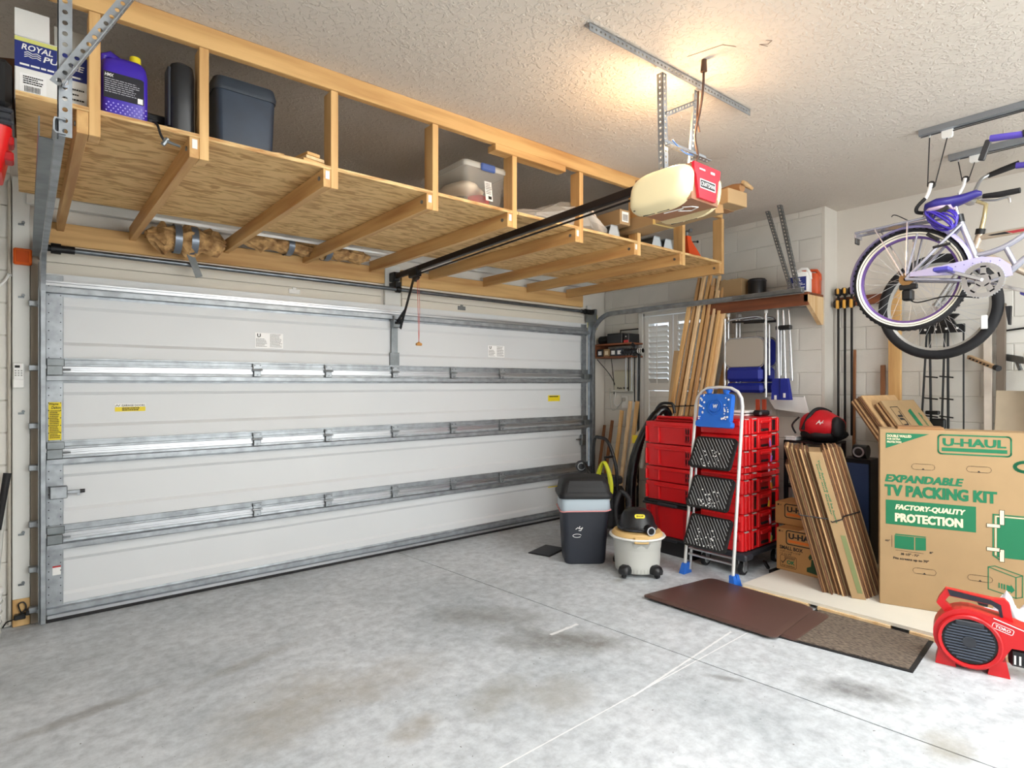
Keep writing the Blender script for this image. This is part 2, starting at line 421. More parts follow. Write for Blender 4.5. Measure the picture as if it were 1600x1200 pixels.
def blocks(parent, ax, face, a0, a1, z1, hole=None, z0=0):
    """courses of painted blocks on a wall facing -ax, spanning a0..a1"""
    k = 0; z = z0
    while z < z1-.01:
        h = min(.2, z1-z); a = a0-(.2 if k % 2 else 0)
        while a < a1-.01:
            s0, s1 = max(a, a0), min(a+.4, a1); a += .4
            segs = [(s0, s1)]
            if hole and z+h > hole[2]+.02 and z < hole[3]-.02:
                segs = [(s, min(e, hole[0])) for s, e in segs if s < hole[0]]+[(max(s, hole[1]), e) for s, e in segs if e > hole[1]]
            for s, e in segs:
                if e-s < .03: continue
                o = bpy.data.objects.new('block', block_mesh(e-s-.005, h-.005, ax)); C.objects.link(o); o.parent = parent
                c = (s+e)/2
                o.location = (face+.015, c, z+h/2) if ax == 'x' else (c, face+.015, z+h/2)
        z += .2; k += 1
WY0, WY1, WZ0, WZ1 = 3.36, 4.20, .78, 2.30
wr = MB(); x = RA+.006
wr.bx(x, x+.5, YS, WY0, 0, CH); wr.bx(x, x+.2, WY1, DW, 0, CH); wr.bx(x, x+.2, WY0, WY1, 0, WZ0); wr.bx(x, x+.2, WY0, WY1, WZ1, CH)
wr = struct(wr.build('wall_right', MORTAR), 'white painted block wall')
blocks(wr, 'x', RA, YS+.02, DW, CH, (WY0, WY1, WZ0, WZ1))
wb = MB().bx(RB+.006, RB+.25, Y0, YS, 0, CH); wb = struct(wb.build('wall_right_recess', MORTAR), 'recessed white block wall behind the bicycles')
blocks(wb, 'x', RB, .2, YS, 2.2)
MB().bx(RB-.004, RB+.006, Y0, YS, 2.2, CH).bx(RB, RB+.006, Y0, .2, 0, 2.2).build('plaster_band', PLASTER, wb)
MB().bx(RA, RB+.01, YS-.006, YS+.02, 0, CH).build('corner_return', PLASTER, wb)
wf = MB(); y = DW+.006
wf.bx(X0, .10, y, y+.2, 0, CH); wf.bx(5.02, RA+.2, y, y+.2, 0, CH); wf.bx(.10, 5.02, y, y+.2, 2.2, CH)
wf = struct(wf.build('wall_front', PLASTER), 'white wall around the garage door')
blocks(wf, 'y', DW-.004, X0, -.07, CH)
struct(MB().bx(X0-.15, X0, Y0, DW+.2, 0, CH).build('wall_left', PLASTER), 'white side wall')
struct(MB().bx(X0-.15, RB+.2, Y0-.15, Y0, 0, CH).build('wall_back', PLASTER), 'white rear wall')
# jamb boards
t1 = struct(MB().bx(-.064, .02, DW-.035, DW, .17, 2.78, .003).build('trim_1', WHITE), 'white jamb board left of the garage door')
for z in (2.5, 2.05, 1.33, .58, .27):
    MB().cyl((-.012, DW-.05, z), (-.012, DW-.034, z), .009, n=6).box((-.022, DW-.036, z-.012), (.03, .004, .012)).build('lag_bolt', GALVD, t1)
struct(MB().bx(.022, .066, DW-.03, DW+.01, 0, 2.3, .003).build('trim_2', mat('taupe_jamb', (158, 147, 132), .6)), 'taupe door stop strip')
struct(MB().bx(5.075, 5.15, DW-.02, DW+.005, 0, 2.42, .003).build('trim_3', WHITE), 'white jamb board right of the garage door')
hb = MB().bx(.1, 2.43, DW-.012, DW+.005, 2.19, 2.275, .002).bx(.1, 2.43, DW-.008, DW+.005, 2.28, 2.40, .002).bx(2.64, 5.03, DW-.012, DW+.005, 2.19, 2.275, .002).bx(2.64, 5.03, DW-.008, DW+.005, 2.28, 2.40, .002)
struct(hb.build('trim_4', mat('cream_board', (222, 216, 204), .55)), 'cream header boards above the garage door')
struct(MB().bx(2.46, 2.61, DW-.03, DW+.005, 2.1, 2.56, .003).build('trim_5', WHITE), 'white centre header pad above the door')
struct(MB().bx(.0, RA, DW-.06, DW+.005, 2.62, 2.68, .004).build('trim_6', WHITE), 'white rail high on the door wall')
# window with plantation shutters
wn = MB(); 
for (a, b_, c, d) in ((WY0, WY0+.04, WZ0, WZ1), (WY1-.04, WY1, WZ0, WZ1), (WY0, WY1, WZ0, WZ0+.04), (WY0, WY1, WZ1-.04, WZ1)): wn.bx(RA-.02, RA+.15, a, b_, c, d, .004)
for (a, b_, c, d) in ((WY0-.05, WY0+.01, WZ0-.05, WZ1+.05), (WY1-.01, WY1+.05, WZ0-.05, WZ1+.05), (WY0-.05, WY1+.05, WZ1-.01, WZ1+.05)): wn.bx(RA-.03, RA+.02, a, b_, c, d, .006)
wn = struct(wn.build('window_1', WHITE), 'white window with plantation shutters')
MB().bx(RA+.11, RA+.116, WY0+.03, WY1-.03, WZ0+.03, WZ1-.03).build('pane', mat('window_glass', (235, 240, 245), .05, trans=1), wn)
MB().bx(RA-.07, RA+.05, WY0-.07, WY1+.07, WZ0-.05, WZ0-.02, .006).build('sill', WHITE, wn)
SHUT = mat('shutter_white', (240, 240, 236), .4)
for ya, yb in ((3.79, 4.155), (3.40, 3.775)):
    p = MB()
    p.bx(RA-.03, RA, ya, ya+.05, WZ0+.05, WZ1-.05, .003); p.bx(RA-.03, RA, yb-.05, yb, WZ0+.05, WZ1-.05, .003)
    for za, zb in ((WZ0+.05, WZ0+.13), (1.43, 1.51), (WZ1-.13, WZ1-.05)): p.bx(RA-.03, RA, ya+.05, yb-.05, za, zb, .003)
    p = p.build('shutter_panel', SHUT, wn)
    n = 11; z = 1.535
    base = None
    for i in range(n):
        lv = MB().box((0, 0, 0), (.070, yb-ya-.11, .009), ch=.003) if base is None else None
        if base is None:
            base = lv.build('louver', SHUT, p); o = base
        else:
            o = base.copy(); C.objects.link(o)
        o.location = (RA-.018, (ya+yb)/2, z+i*.058); o.rotation_euler = (0, R(47), 0)
    for i in range(9):
        o = base.copy(); C.objects.link(o); o.location = (RA-.015, (ya+yb)/2, WZ0+.16+i*.056); o.rotation_euler = (0, R(78), 0)
    MB().bx(RA-.062, RA-.052, (ya+yb)/2-.006, (ya+yb)/2+.006, 1.49, 2.16, .002).build('tilt_rod', SHUT, p)
    MB().bx(RA-.062, RA-.052, (ya+yb)/2-.006, (ya+yb)/2+.006, .9, 1.40, .002).build('tilt_rod', SHUT, p)

# ================================================================== overhead shelf
sh = thing('overhead_storage_shelf', 'long pine and plywood storage shelf hung from the ceiling above the garage door', 'shelf', (2.3, DW, 2.39), world=True)
MB().bx(.09, 2.45, DW-.045, DW-.003, 2.39, 2.53, .003).build('ledger', OAKX, sh)
MB().bx(2.62, 4.98, DW-.045, DW-.003, 2.39, 2.53, .003).build('ledger', OAKX, sh)
MB().bx(-.3, 4.75, 2.825, 2.865, 2.965, CH, .003).build('ceiling_beam', OAKX, sh)
MB().bx(2.20, 2.80, 2.82, 2.90, 2.925, 2.964, .003).build('beam_splice', OAKX, sh)
JX = (.17, .56, 1.15, 1.74, 2.32, 2.92, 3.55, 4.13, 4.72)
PAPERS = mat('sticker_paper', (232, 232, 228), .6)
for i, x in enumerate(JX):
    j = MB().bx(x-.019, x+.019, 2.83, DW-.046, 2.475, 2.564, .002).build('joist', OAKY, sh)
    MB().cyl((x-.024, 2.88, 2.525), (x-.018, 2.88, 2.525), .011, n=8).build('bolt_head', GALVD, j)
    if i in (1, 2, 3, 4, 5, 6): MB().bx(x-.008, x+.012, 2.8285, 2.8305, 2.515, 2.555).build('price_sticker', PAPERS, j)
    p = MB().bx(x+.020, x+.058, 2.83, 2.919, 2.475, 2.963, .002).build('post', OAKZ, sh)
for a, b_ in ((-.03, 2.39), (2.394, 4.77)):
    p = MB().bx(a, b_, 2.835, 4.25, 2.5645, 2.583).build('plywood_sheet', PLY, sh)
    MB().bx(a, b_, 2.831, 2.8355, 2.565, 2.583).build('sheet_edge', PLYE, p)
SZ = 2.584   # top of the shelf
# ================================================================== garage door
dr = bpy.data.objects.new('door_1', None); C.objects.link(dr); dr.location = (2.55, 4.74, 0); struct(dr, 'white sectional garage door with galvanised struts, closed'); OFF['door_1'] = V(dr.location)
DXL, DXR, DY = .10, 5.01, 4.72
JZ = (0.012, .545, 1.08, 1.605, 2.2)
for i in range(4):
    z0, z1 = JZ[i]+.002, JZ[i+1]-.002
    a, b_ = z0+.14, z1-.155
    if i == 3: b_ = z1-.2
    pf = [(DY, z0), (DY, a), (DY+.012, a+.02), (DY+.012, b_-.02), (DY, b_), (DY, z1), (DY+.045, z1), (DY+.045, z0)]
    s = MB().prism(pf, 'x', DXL, DXR).build('section', DOORW, dr)
    for xa, xb in ((DXL-.003, DXL+.085), (DXR-.085, DXR+.003)):
        st = MB().bx(xa, xb, DY-.006, DY+.002, z0+.01, z1-.01, .002).build('end_stile', GALV, s)
        hb = MB()
        for k in range(9):
            zz = z0+.06+(z1-z0-.14)*k/8
            for xx in (xa+.014, xb-.014): hb.cyl((xx, DY-.0075, zz), (xx, DY-.0055, zz), .0035, n=6)
        hb.build('punched_holes', BLACKM, s, kind='stuff')
def hat(z, h, d=.05):
    """galvanised strut: flange, rib, flange"""
    q = h/2
    return [(DY-.001, z-q), (DY-.004, z-q), (DY-.006, z-q*.55), (DY-d, z-q*.45), (DY-d, z+q*.45), (DY-.006, z+q*.55), (DY-.004, z+q), (DY-.001, z+q)]
def lip(z, h, d):
    q = h/2
    return [(DY-.001, z-q), (DY-d, z-q), (DY-d, z-q+.012), (DY-d*.45, z-q+.014), (DY-d*.45, z+q-.012), (DY-d, z+q-.010), (DY-d, z+q), (DY-.001, z+q)]
for j, z in enumerate(JZ[1:4]):
    MB().prism(lip(z+.035, .05, .022), 'x', DXL, DXR+.01).build('strut', GALV, dr)
    MB().prism(lip(z-.012, .036, .014), 'x', DXL, DXR+.01).build('strut', STEELB, dr)
    MB().prism(hat(z-.068, .062, .052), 'x', DXL, DXR+.01).build('strut', GALV, dr)
    for x in (1.36, 1.92, 2.53, 3.15, 3.745):
        h = MB().bx(x-.032, x+.032, DY-.034, DY-.026, z+.008, z+.05, .003).bx(x-.026, x+.026, DY-.034, DY-.028, z-.05, z-.006, .003)
        h.cyl((x-.036, DY-.034, z), (x+.036, DY-.034, z), .007, n=8); h = h.build('hinge', GALV, dr)
        hb = MB()
        for a, c in ((-.02, .036), (.02, .036), (0, -.036)): hb.cyl((x+a, DY-.042, z+c), (x+a, DY-.033, z+c), .005, n=6)
        hb.build('hinge_bolts', GALVD, h)
    for xa, sgn in ((DXL, 1), (DXR, -1)):
        h = MB().bx(min(xa, xa+.09*sgn), max(xa, xa+.09*sgn), DY-.034, DY-.024, z+.006, z+.055, .003).bx(min(xa, xa+.08*sgn), max(xa, xa+.08*sgn), DY-.06, DY-.05, z-.05, z+.01, .003)
        h.cyl((xa-.03*sgn, DY-.045, z-.015), (xa+.12*sgn, DY-.045, z-.015), .006, n=8).cyl((xa-.03*sgn, DY-.045, z-.015), (xa-.012*sgn, DY-.045, z-.015), .022, n=14)
        h.build('roller_hinge', GALVD, dr)
MB().prism(hat(2.09, .07, .055), 'x', DXL-.01, DXR+.01).build('strut', GALV, dr)
MB().prism(lip(2.135, .03, .02), 'x', DXL-.01, DXR+.01).build('strut', STEELB, dr)
MB().prism(hat(.075, .06, .04), 'x', DXL, DXR+.01).build('strut', GALV, dr)
MB().bx(DXL, DXR, DY-.02, DY+.03, .018, .045, .004).build('bottom_rail', STEELB, dr)
MB().bx(DXL-.02, DXR+.02, DY-.025, DY+.04, .0, .022, .006).build('bottom_seal', BLACKR, dr)
# opener bracket on the middle stile
ob = MB().bx(2.50, 2.565, DY-.012, DY+.002, 1.66, 2.06, .003).bx(2.485, 2.58, DY-.014, DY-.001, 1.62, 1.78, .003).bx(2.495, 2.57, DY-.07, DY-.01, 2.0, 2.03, .003)
ob.bx(2.49, 2.50, DY-.075, DY-.01, 2.0, 2.1, .002).bx(2.565, 2.575, DY-.075, DY-.01, 2.0, 2.1, .002).build('opener_bracket', GALVD, dr)
# lock on the left stile
lk = MB().bx(.115, .205, DY-.045, DY-.006, .775, .855, .005).bx(.20, .275, DY-.03, DY-.02, .80, .822, .003).bx(.255, .268, DY-.03, DY-.02, .785, .802).build('slide_lock', GALV, dr)
MB().cyl((.27, DY-.027, .812), (.295, DY-.027, .812), .012, n=10).build('lock_knob', BLACKP, lk)
MB().bx(4.90, 4.97, DY-.045, DY-.006, .80, .92, .005).cyl((4.82, DY-.03, .87), (4.9, DY-.03, .87), .007).build('slide_lock', GALVD, dr)
dM = frame((0, DY-.0065, 0), (1, 0, 0), (0, 0, 1)); fM = frame((0, DY+.0115, 0), (1, 0, 0), (0, 0, 1))
PRT = mat('grey_small_print', (120, 120, 122), .6)
YELS = mat('yellow_sticker', (238, 214, 30), .5)
d1 = decal('warning_sticker', YELS, dr, dM, [(.110, 1.145), (.175, 1.145), (.175, 1.385), (.110, 1.385)]); tag(d1, 'tall yellow warning sticker on the left stile')
text('Wayne', INK, d1, dM, .113, .160, 1.362, 1.381, .02, .2, lift=.0018); text('Dalton', INK, d1, dM, .124, .172, 1.342, 1.360, .02, .2, lift=.0018)
rows('small_print', mat('brown_print', (110, 96, 20), .6), d1, frame((0, DY-.0078, 0), (1, 0, 0), (0, 0, 1)), .116, .170, 1.155, 1.335, 16)
d2 = decal('door_sticker', YELS, dr, fM, [(.46, 1.315), (.635, 1.315), (.635, 1.362), (.46, 1.362)])
decal('sticker_band', PAPER, d2, fM, [(.46, 1.345), (.635, 1.345), (.635, 1.368), (.46, 1.368)], .0014)
strokes('sticker_mark', INK, d2, fM, [[(.464, .0+1.35), (.472, 1.36), (.48, 1.35), (.488, 1.36)]], .003, .002); text('GARAGE DOORS', INK, d2, fM, .498, .632, 1.348, 1.362, .015, lift=.002); rows('small_print', INK, d2, frame((0, DY+.0105, 0), (1, 0, 0), (0, 0, 1)), .50, .60, 1.319, 1.342, 2)
for x, z in ((1.36, 1.84), (3.60, 1.835)):
    d = decal('instruction_sticker', mat('bright_paper', (252, 252, 252), .5), dr, fM, [(x-.005, z-.062), (x+.205, z-.062), (x+.205, z+.055), (x-.005, z+.055)])
    q = frame((0, DY+.0102, 0), (1, 0, 0), (0, 0, 1))
    rows('small_print', PRT, d, q, x, x+.09, z-.055, z+.012, 8, .4, 3); rows('small_print', PRT, d, q, x+.105, x+.2, z-.055, z+.05, 12, .4, 4); text('U', INK, d, q, x+.01, x+.035, z+.02, z+.048, .03)
d = decal('yellow_notice', YELS, dr, fM, [(4.42, 1.31), (4.60, 1.31), (4.60, 1.375), (4.42, 1.375)]); rows('small_print', INK, d, frame((0, DY+.0105, 0), (1, 0, 0), (0, 0, 1)), 4.44, 4.58, 1.352, 1.372, 1, .6)
decal('yellow_notice', YELS, dr, fM, [(4.42, .36), (4.56, .36), (4.56, .42), (4.42, .42)])
d = decal('warning_label', PAPER, dr, dM, [(.13, .29), (.172, .29), (.172, .345), (.13, .345)]); decal('label_band', mat('red_print', (190, 40, 40), .6), d, dM, [(.13, .338), (.172, .338), (.172, .348), (.13, .348)], .0014)
for x in (1.62, 3.25):
    MB().bx(x, x+.09, DW-.02, DW-.011, 2.225, 2.262, .003).bx(x+.03, x+.06, DW-.02, DW-.011, 2.255, 2.275, .002).build('top_plate', PAPER if x < 2 else GALVD, dr)

# torsion tube
tt = thing('torsion_tube', 'long grey torsion tube running above the garage door', 'tube', (2.55, 4.65, 2.33), world=True)
TUBE = mat('blued_steel', (126, 132, 138), .3, .8, var=.3, scale=12)
MB().cyl((.11, 4.65, 2.345), (5.03, 4.65, 2.325), .017, n=14).build('shaft', TUBE, tt, 40)
MB().cyl((.12, 4.65, 2.345), (.17, 4.65, 2.345), .034, n=16).cyl((.17, 4.65, 2.345), (.24, 4.65, 2.345), .024, n=16).cyl((.05, 4.65, 2.345), (.12, 4.65, 2.345), .02).build('winding_head', BLACKM, tt, 40)
MB().cyl((4.92, 4.65, 2.326), (5.04, 4.65, 2.326), .03, n=16).cyl((4.86, 4.65, 2.326), (4.92, 4.65, 2.326), .022, n=16).build('end_drum', BLACKM, tt, 40)
MB().bx(2.50, 2.56, 4.63, DW-.03, 2.345, 2.40, .004).cyl((2.515, 4.65, 2.336), (2.555, 4.65, 2.336), .03, n=14).build('centre_bearing', BLACKM, tt)
MB().bx(5.04, 5.07, 4.60, DW-.02, 2.22, 2.36, .003).build('end_bracket', GALVD, tt); MB().bx(.06, .08, 4.60, DW-.03, 2.28, 2.40, .003).build('end_bracket', GALVD, tt)
MB().bar((.87, 4.60, 2.45), (.94, 4.59, 2.25), .004, .045).build('strap', GALVD, tt)
MB().bx(5.075, 5.10, 4.62, DW-.02, 2.13, 2.30, .004).build('yellow_cover', YEL, tt)

# tracks
def track(name, x, sgn, label):
    t = thing(name, label, 'track', (x, 4.66, 0), world=True)
    Z = 2.29; rr = .30; y0 = 4.66
    path = [(x, y0, .02), (x, y0, Z-rr)]+[(x, y0-rr+rr*math.cos(R(a)), Z-rr+rr*math.sin(R(a))) for a in range(9, 91, 9)]+[(x, 2.26, Z)]
    b = MB()
    # C-profile swept along the path: u = outwards (x), v = in-plane normal
    prof = [(-.012, .022), (.016, .022), (.019, .012), (.019, -.018), (.012, -.026), (-.012, -.026), (-.012, -.022), (.011, -.022), (.015, -.017), (.015, .012), (.013, .018), (-.012, .018)]
    rings = []
    for i, p in enumerate(path):
        d = V(path[min(i+1, len(path)-1)])-V(path[max(i-1, 0)]); d.normalize(); n = V((0, d.z, -d.y))
        rings.append([V(p)+V((sgn*u, 0, 0))+n*v for u, v in prof])
    b.loft(rings).build('rail', GALV, t)
    # wall angle behind the vertical run and sway angle on the horizontal run
    MB().bx(x+sgn*.022-.002, x+sgn*.022+.002, 4.63, DW-.04, .03, 2.25).build('wall_angle', GALVD, t)
    for z in (.10, .35, .63, .98, 1.24, 1.60, 2.0):
        MB().bx(min(x+sgn*.02, x+sgn*.07), max(x+sgn*.02, x+sgn*.07), 4.69, 4.735, z-.018, z+.018, .004).bx(x+sgn*.02-.012, x+sgn*.02+.012, 4.655, 4.735, z-.014, z+.014, .003).build('jamb_bracket', GALV, t)
    return t
tl = track('door_track', .083, -1, 'galvanised curved track at the left side of the garage door')
tr = track('door_track', 5.045, 1, 'galvanised curved track at the right side, running toward the wall shelf')
MB().bx(.030, .034, 2.35, 4.55, 2.27, 2.335).bx(.030, .072, 2.35, 4.55, 2.268, 2.272).build('stiffener', GALVD, tl)
b = MB(); perf(b, (.075, 2.27, 2.26), (.075, 2.27, CH), (1, 0, 0), (0, 1, 0), .036, .032, .0075); b.build('hanger_angle', GALV, tl)
b = MB(); perf(b, (.085, 2.255, 2.40), (.44, 2.255, CH-.005), (-.88, 0, .48), (0, -1, 0), .034, .030, .007); b.build('brace_angle', GALV, tl)
MB().cyl((.092, 2.24, 2.415), (.092, 2.275, 2.415), .009, n=6).build('bolt', CHROME, tl)
b = MB(); perf(b, (5.06, 2.30, 2.29), (5.06, 2.46, CH), (0, 1, .2), (1, 0, 0), .036, .032, .0075); b.build('hanger_angle', GALVD, tr)
b = MB(); perf(b, (5.06, 2.36, 2.31), (5.16, 2.62, CH), (0, 1, .2), (1, 0, 0), .032, .032, .0075); b.build('hanger_angle', GALVD, tr)
MB().bx(5.035, 5.075, 2.27, 2.9, 2.275, 2.31, .003).build('end_angle', GALVD, tr)

# ================================================================== door opener
op = thing('garage_door_opener', 'cream and red garage door opener hung from perforated steel angles', 'opener', (2.54, 1.7, 2.4), world=True)
LENS = mat('lens_cream', (232, 216, 172), .4, emit=.04)
OPB = mat('opener_brown', (150, 106, 78), .5)
OX = 2.53
MB().prism([(1.60, 2.375), (1.93, 2.375), (1.95, 2.44), (1.93, 2.545), (1.60, 2.545)], 'x', OX-.113, OX+.113).build('chassis', OPB, op)
for sgn in (-1, 1):
    rg = []
    for k in range(10):
        a = R(90*k/9); f = math.cos(a)**.8 if k < 9 else 0; x = OX+sgn*(.105+.072*math.sin(a))
        ry, rz_ = .176*(.62+.38*f), .103*(.42+.58*f)
        rg.append([(x, 1.768+ry*math.copysign(abs(math.cos(R(t)))**.55, math.cos(R(t)))-.02*math.sin(R(t)), 2.45+rz_*math.copysign(abs(math.sin(R(t)))**.65, math.sin(R(t)))) for t in range(0, 360, 12)])
    l = MB().loft(rg).build('lamp_lens', LENS, op, 50)
    v = MB()
    for k in range(4):
        for q in range(2): v.bar((OX+sgn*(.118+.013*k), 1.72+q*.085+k*.01, 2.3495+.008*k), (OX+sgn*(.118+.013*k), 1.79+q*.085+k*.01, 2.3495+.008*k), .006, .004)
    v.build('vent_slots', BLACKM, l, kind='stuff')
REDO = mat('opener_red', (204, 32, 52), .38)
fp = MB().prism([(OX-.113, 2.548), (OX+.113, 2.548), (OX+.108, 2.505), (OX+.095, 2.49), (OX+.07, 2.385), (OX-.07, 2.385), (OX-.095, 2.49), (OX-.108, 2.505)], 'y', 1.585, 1.61).build('face_plate', REDO, op)
oM = frame((OX, 1.5845, 0), (1, 0, 0), (0, 0, 1))
decal('badge', PAPER, fp, oM, [(-.066, 2.432), (.066, 2.432), (.066, 2.476), (-.066, 2.476)]); decal('badge_field', INK, fp, oM, [(-.061, 2.437), (.061, 2.437), (.061, 2.471), (-.061, 2.471)], .0012)
text('CRAFTSMAN', PAPER, fp, oM, -.057, .057, 2.444, 2.464, .0, lift=.0018)
decal('badge_print', PAPER, fp, oM, [(-.07, 2.518), (-.022, 2.518), (-.022, 2.525), (-.07, 2.525)]); decal('badge_print', PAPER, fp, oM, [(.025, 2.515), (.06, 2.515), (.06, 2.526), (.025, 2.526)])
MB().bx(OX-.10, OX+.10, 1.66, 1.86, 2.545, 2.556, .003).build('mounting_plate', GALV, op)
MB().tube([(OX-.04, 1.70, 2.370), (OX-.02, 1.66, 2.368), (OX+.02, 1.65, 2.37), (OX+.04, 1.70, 2.368), (OX, 1.75, 2.37), (OX-.03, 1.70, 2.366), (OX-.05, 1.8, 2.36)], .003, 6).build('antenna_wire', PAPER, op)
rl = MB().bar((2.53, 1.93, 2.545), (2.53, 4.70, 2.452), .034, .045, ch=.004).build('rail', mat('black_rail', (34, 26, 24), .42, .4), op)
MB().bar((2.53, 1.9, 2.50), (2.53, 4.45, 2.415), .008, .01).build('drive_chain', BLACKM, op)
MB().bar((2.53, 4.28, 2.44), (2.53, 4.42, 2.435), .055, .075, ch=.008).bar((2.53, 4.30, 2.41), (2.53, 4.36, 2.385), .03, .05).build('trolley', BLACKM, op)
MB().bx(2.50, 2.56, 4.66, DW-.03, 2.41, 2.49, .004).build('header_bracket', BLACKM, op)
am = MB().bar((2.53, 4.36, 2.41), (2.53, 4.60, 1.985), .006, .030).bar((2.53, 4.52, 2.135), (2.53, 4.655, 2.05), .006, .03).bar((2.53, 4.655, 2.05), (2.53, 4.66, 2.03), .03, .02).build('door_arm', BLACKM, op)
MB().tube([(2.535, 4.32, 2.39), (2.55, 4.33, 2.1), (2.56, 4.335, 1.845)], .0025, 5).tube([(2.545, 4.31, 2.39), (2.56, 4.32, 2.1), (2.56, 4.335, 1.845)], .002, 5).build('release_cord', mat('red_cord', (206, 96, 84), .7), op)
MB().cyl((2.535, 4.335, 1.835), (2.585, 4.335, 1.835), .012, n=8).ell((2.56, 4.335, 1.842), (.014, .014, .016), 8, 6).build('cord_handle', mat('tan_handle', (196, 140, 74), .6), op)
b = MB(); perf(b, (1.87, 1.74, CH-.004), (3.17, 1.715, CH-.004), (0, 0, -1), (0, 1, 0), .034, .028, .006); b.build('ceiling_angle', GALV, op)
b = MB(); perf(b, (2.42, 1.755, 2.55), (2.405, 1.755, CH-.03), (1, 0, 0), (0, 1, 0), .034, .028, .006); b.build('hanger_angle', GALV, op)
b = MB(); perf(b, (2.66, 1.755, 2.55), (2.715, 1.755, CH-.03), (-1, 0, 0), (0, 1, 0), .034, .028, .006); b.build('hanger_angle', GALV, op)
b = MB(); perf(b, (2.40, 1.74, 2.66), (2.76, 1.74, 2.665), (0, 0, 1), (0, -1, 0), .034, .028, .006); b.build('cross_angle', GALV, op)
b = MB(); perf(b, (2.43, 1.75, 2.84), (2.71, 1.75, 2.99), (0, 0, -1), (0, 1, 0), .026, .028, .006); b.build('brace_angle', GALV, op)
pw = MB().tube(spline([(2.52, 1.60, CH-.03), (2.53, 1.61, 2.93), (2.58, 1.66, 2.85), (2.60, 1.70, 2.75), (2.64, 1.71, 2.66), (2.62, 1.73, 2.60)]), .006, 8).cyl((2.515, 1.595, CH), (2.52, 1.60, CH-.055), .012, .016, 10)
pw.tube(spline([(2.66, 1.72, 3.0), (2.64, 1.71, 2.92), (2.62, 1.70, 2.84), (2.64, 1.70, 2.78)]), .005, 7).build('power_cord', mat('brown_cord', (70, 46, 34), .5), op, 50)
MB().tube(spline([(2.45, 1.73, 2.70), (2.52, 1.715, 2.655), (2.60, 1.72, 2.66), (2.66, 1.74, 2.69)]), .004, 6).build('bell_wire', mat('blue_wire', (90, 130, 190), .5), op)
l = bpy.data.lights.new('opener_bulb', 'POINT'); l.energy = 17; l.color = (1, .64, .34); l.shadow_soft_size = .06
o = bpy.data.objects.new('opener_bulb', l); C.objects.link(o); o.location = (OX, 1.80, 2.74)
# ================================================================== things on the overhead shelf
NAVYT = mat('navy_tub', (34, 48, 66), .42, var=.25, scale=8)
ROYB = mat('royal_blue_print', (26, 42, 120), .6)
# white carton
t = thing('bottle_carton', 'white carton with blue band and open flap on the left end of the overhead shelf', 'carton', (.082, 3.035, SZ), 0)
MB().bx(-.115, .115, -.11, .11, .0, .245, .003).build('carton_body', PAPER, t)
MB().add([(-.115, -.11, .245), (-.01, -.11, .245), (-.01, -.085, .36), (-.115, -.085, .36), (-.115, -.107, .245), (-.01, -.107, .245), (-.01, -.082, .36), (-.115, -.082, .36)], [(0, 1, 2, 3), (4, 7, 6, 5), (0, 3, 7, 4), (1, 5, 6, 2), (3, 2, 6, 7)]).build('flap', PAPER, t)
MB().add([(.005, -.11, .245), (.115, -.11, .245), (.115, -.07, .34), (.005, -.07, .34), (.005, -.107, .245), (.115, -.107, .245), (.115, -.067, .34), (.005, -.067, .34)], [(0, 1, 2, 3), (4, 7, 6, 5), (0, 3, 7, 4), (1, 5, 6, 2), (3, 2, 6, 7)]).build('flap', GREYP, t)
M_ = frame((0, -.1105, 0), (1, 0, 0), (0, 0, 1))
decal('blue_band', ROYB, t, M_, [(-.115, .125), (.115, .125), (.115, .225), (-.115, .225)]); decal('yellow_stripe', mat('pale_yellow_print', (214, 214, 120), .6), t, M_, [(-.115, .225), (.115, .225), (.115, .24), (-.115, .24)])
text('ROYAL', PAPER, t, M_, -.095, .0, .195, .218, .02, .2, lift=.0016); text('PURPLE', PAPER, t, M_, -.03, .10, .165, .188, .02, .2, lift=.0016)
strokes('wave_mark', PAPER, t, M_, [[(-.085, .185-k*.008), (-.075, .19-k*.008), (-.062, .185-k*.008), (-.05, .19-k*.008), (-.038, .185-k*.008)] for k in range(3)], .003, .0016)
rows('small_print', PAPER, t, frame((0, -.1115, 0), (1, 0, 0), (0, 0, 1)), -.1, .1, .132, .145, 1)
decal('address_label', mat('label_white', (250, 250, 250), .5), t, M_, [(-.10, .015), (-.02, .015), (-.02, .105), (-.10, .105)])
q = frame((0, -.1118, 0), (1, 0, 0), (0, 0, 1)); rows('small_print', INK, t, q, -.09, -.03, .065, .098, 4)
strokes('bar_code', INK, t, q, [[(-.085+k*.0045, .038), (-.085+k*.0045, .058)] for k in range(11)], .002); rows('small_print', INK, t, q, .03, .10, .02, .1, 4, .3)
# brown paper sack, black and red bins at the far left
t = thing('paper_sack', 'folded brown paper sack behind the white carton', 'sack', (-.055, 3.27, SZ), 0)
MB().add([(-.045, -.05, 0), (.03, -.05, 0), (.03, .12, 0), (-.045, .12, 0), (-.035, -.055, .26), (.03, -.045, .28), (.03, .10, .28), (-.035, .11, .26)], [(0, 3, 2, 1), (0, 1, 5, 4), (1, 2, 6, 5), (2, 3, 7, 6), (3, 0, 4, 7), (4, 5, 6, 7)]).build('sack_body', mat('brown_paper', (104, 70, 46), .8), t)
MB().tube([(-.04, -.052, .0), (-.046, -.06, .12), (-.036, -.058, .25)], .004, 6).build('fold', KRAFT2, t)
t = thing('storage_tub', 'black lidded tub with red base at the left end beside the shelf', 'tub', (-.24, 3.04, 2.30), 0)
MB().loft([[(x*.17, y*.12, 0) for x, y in rrect(2, 2, .3)], [(x*.2, y*.14, .17) for x, y in rrect(2, 2, .3)]]).build('tub_body', REDP, t, 50)
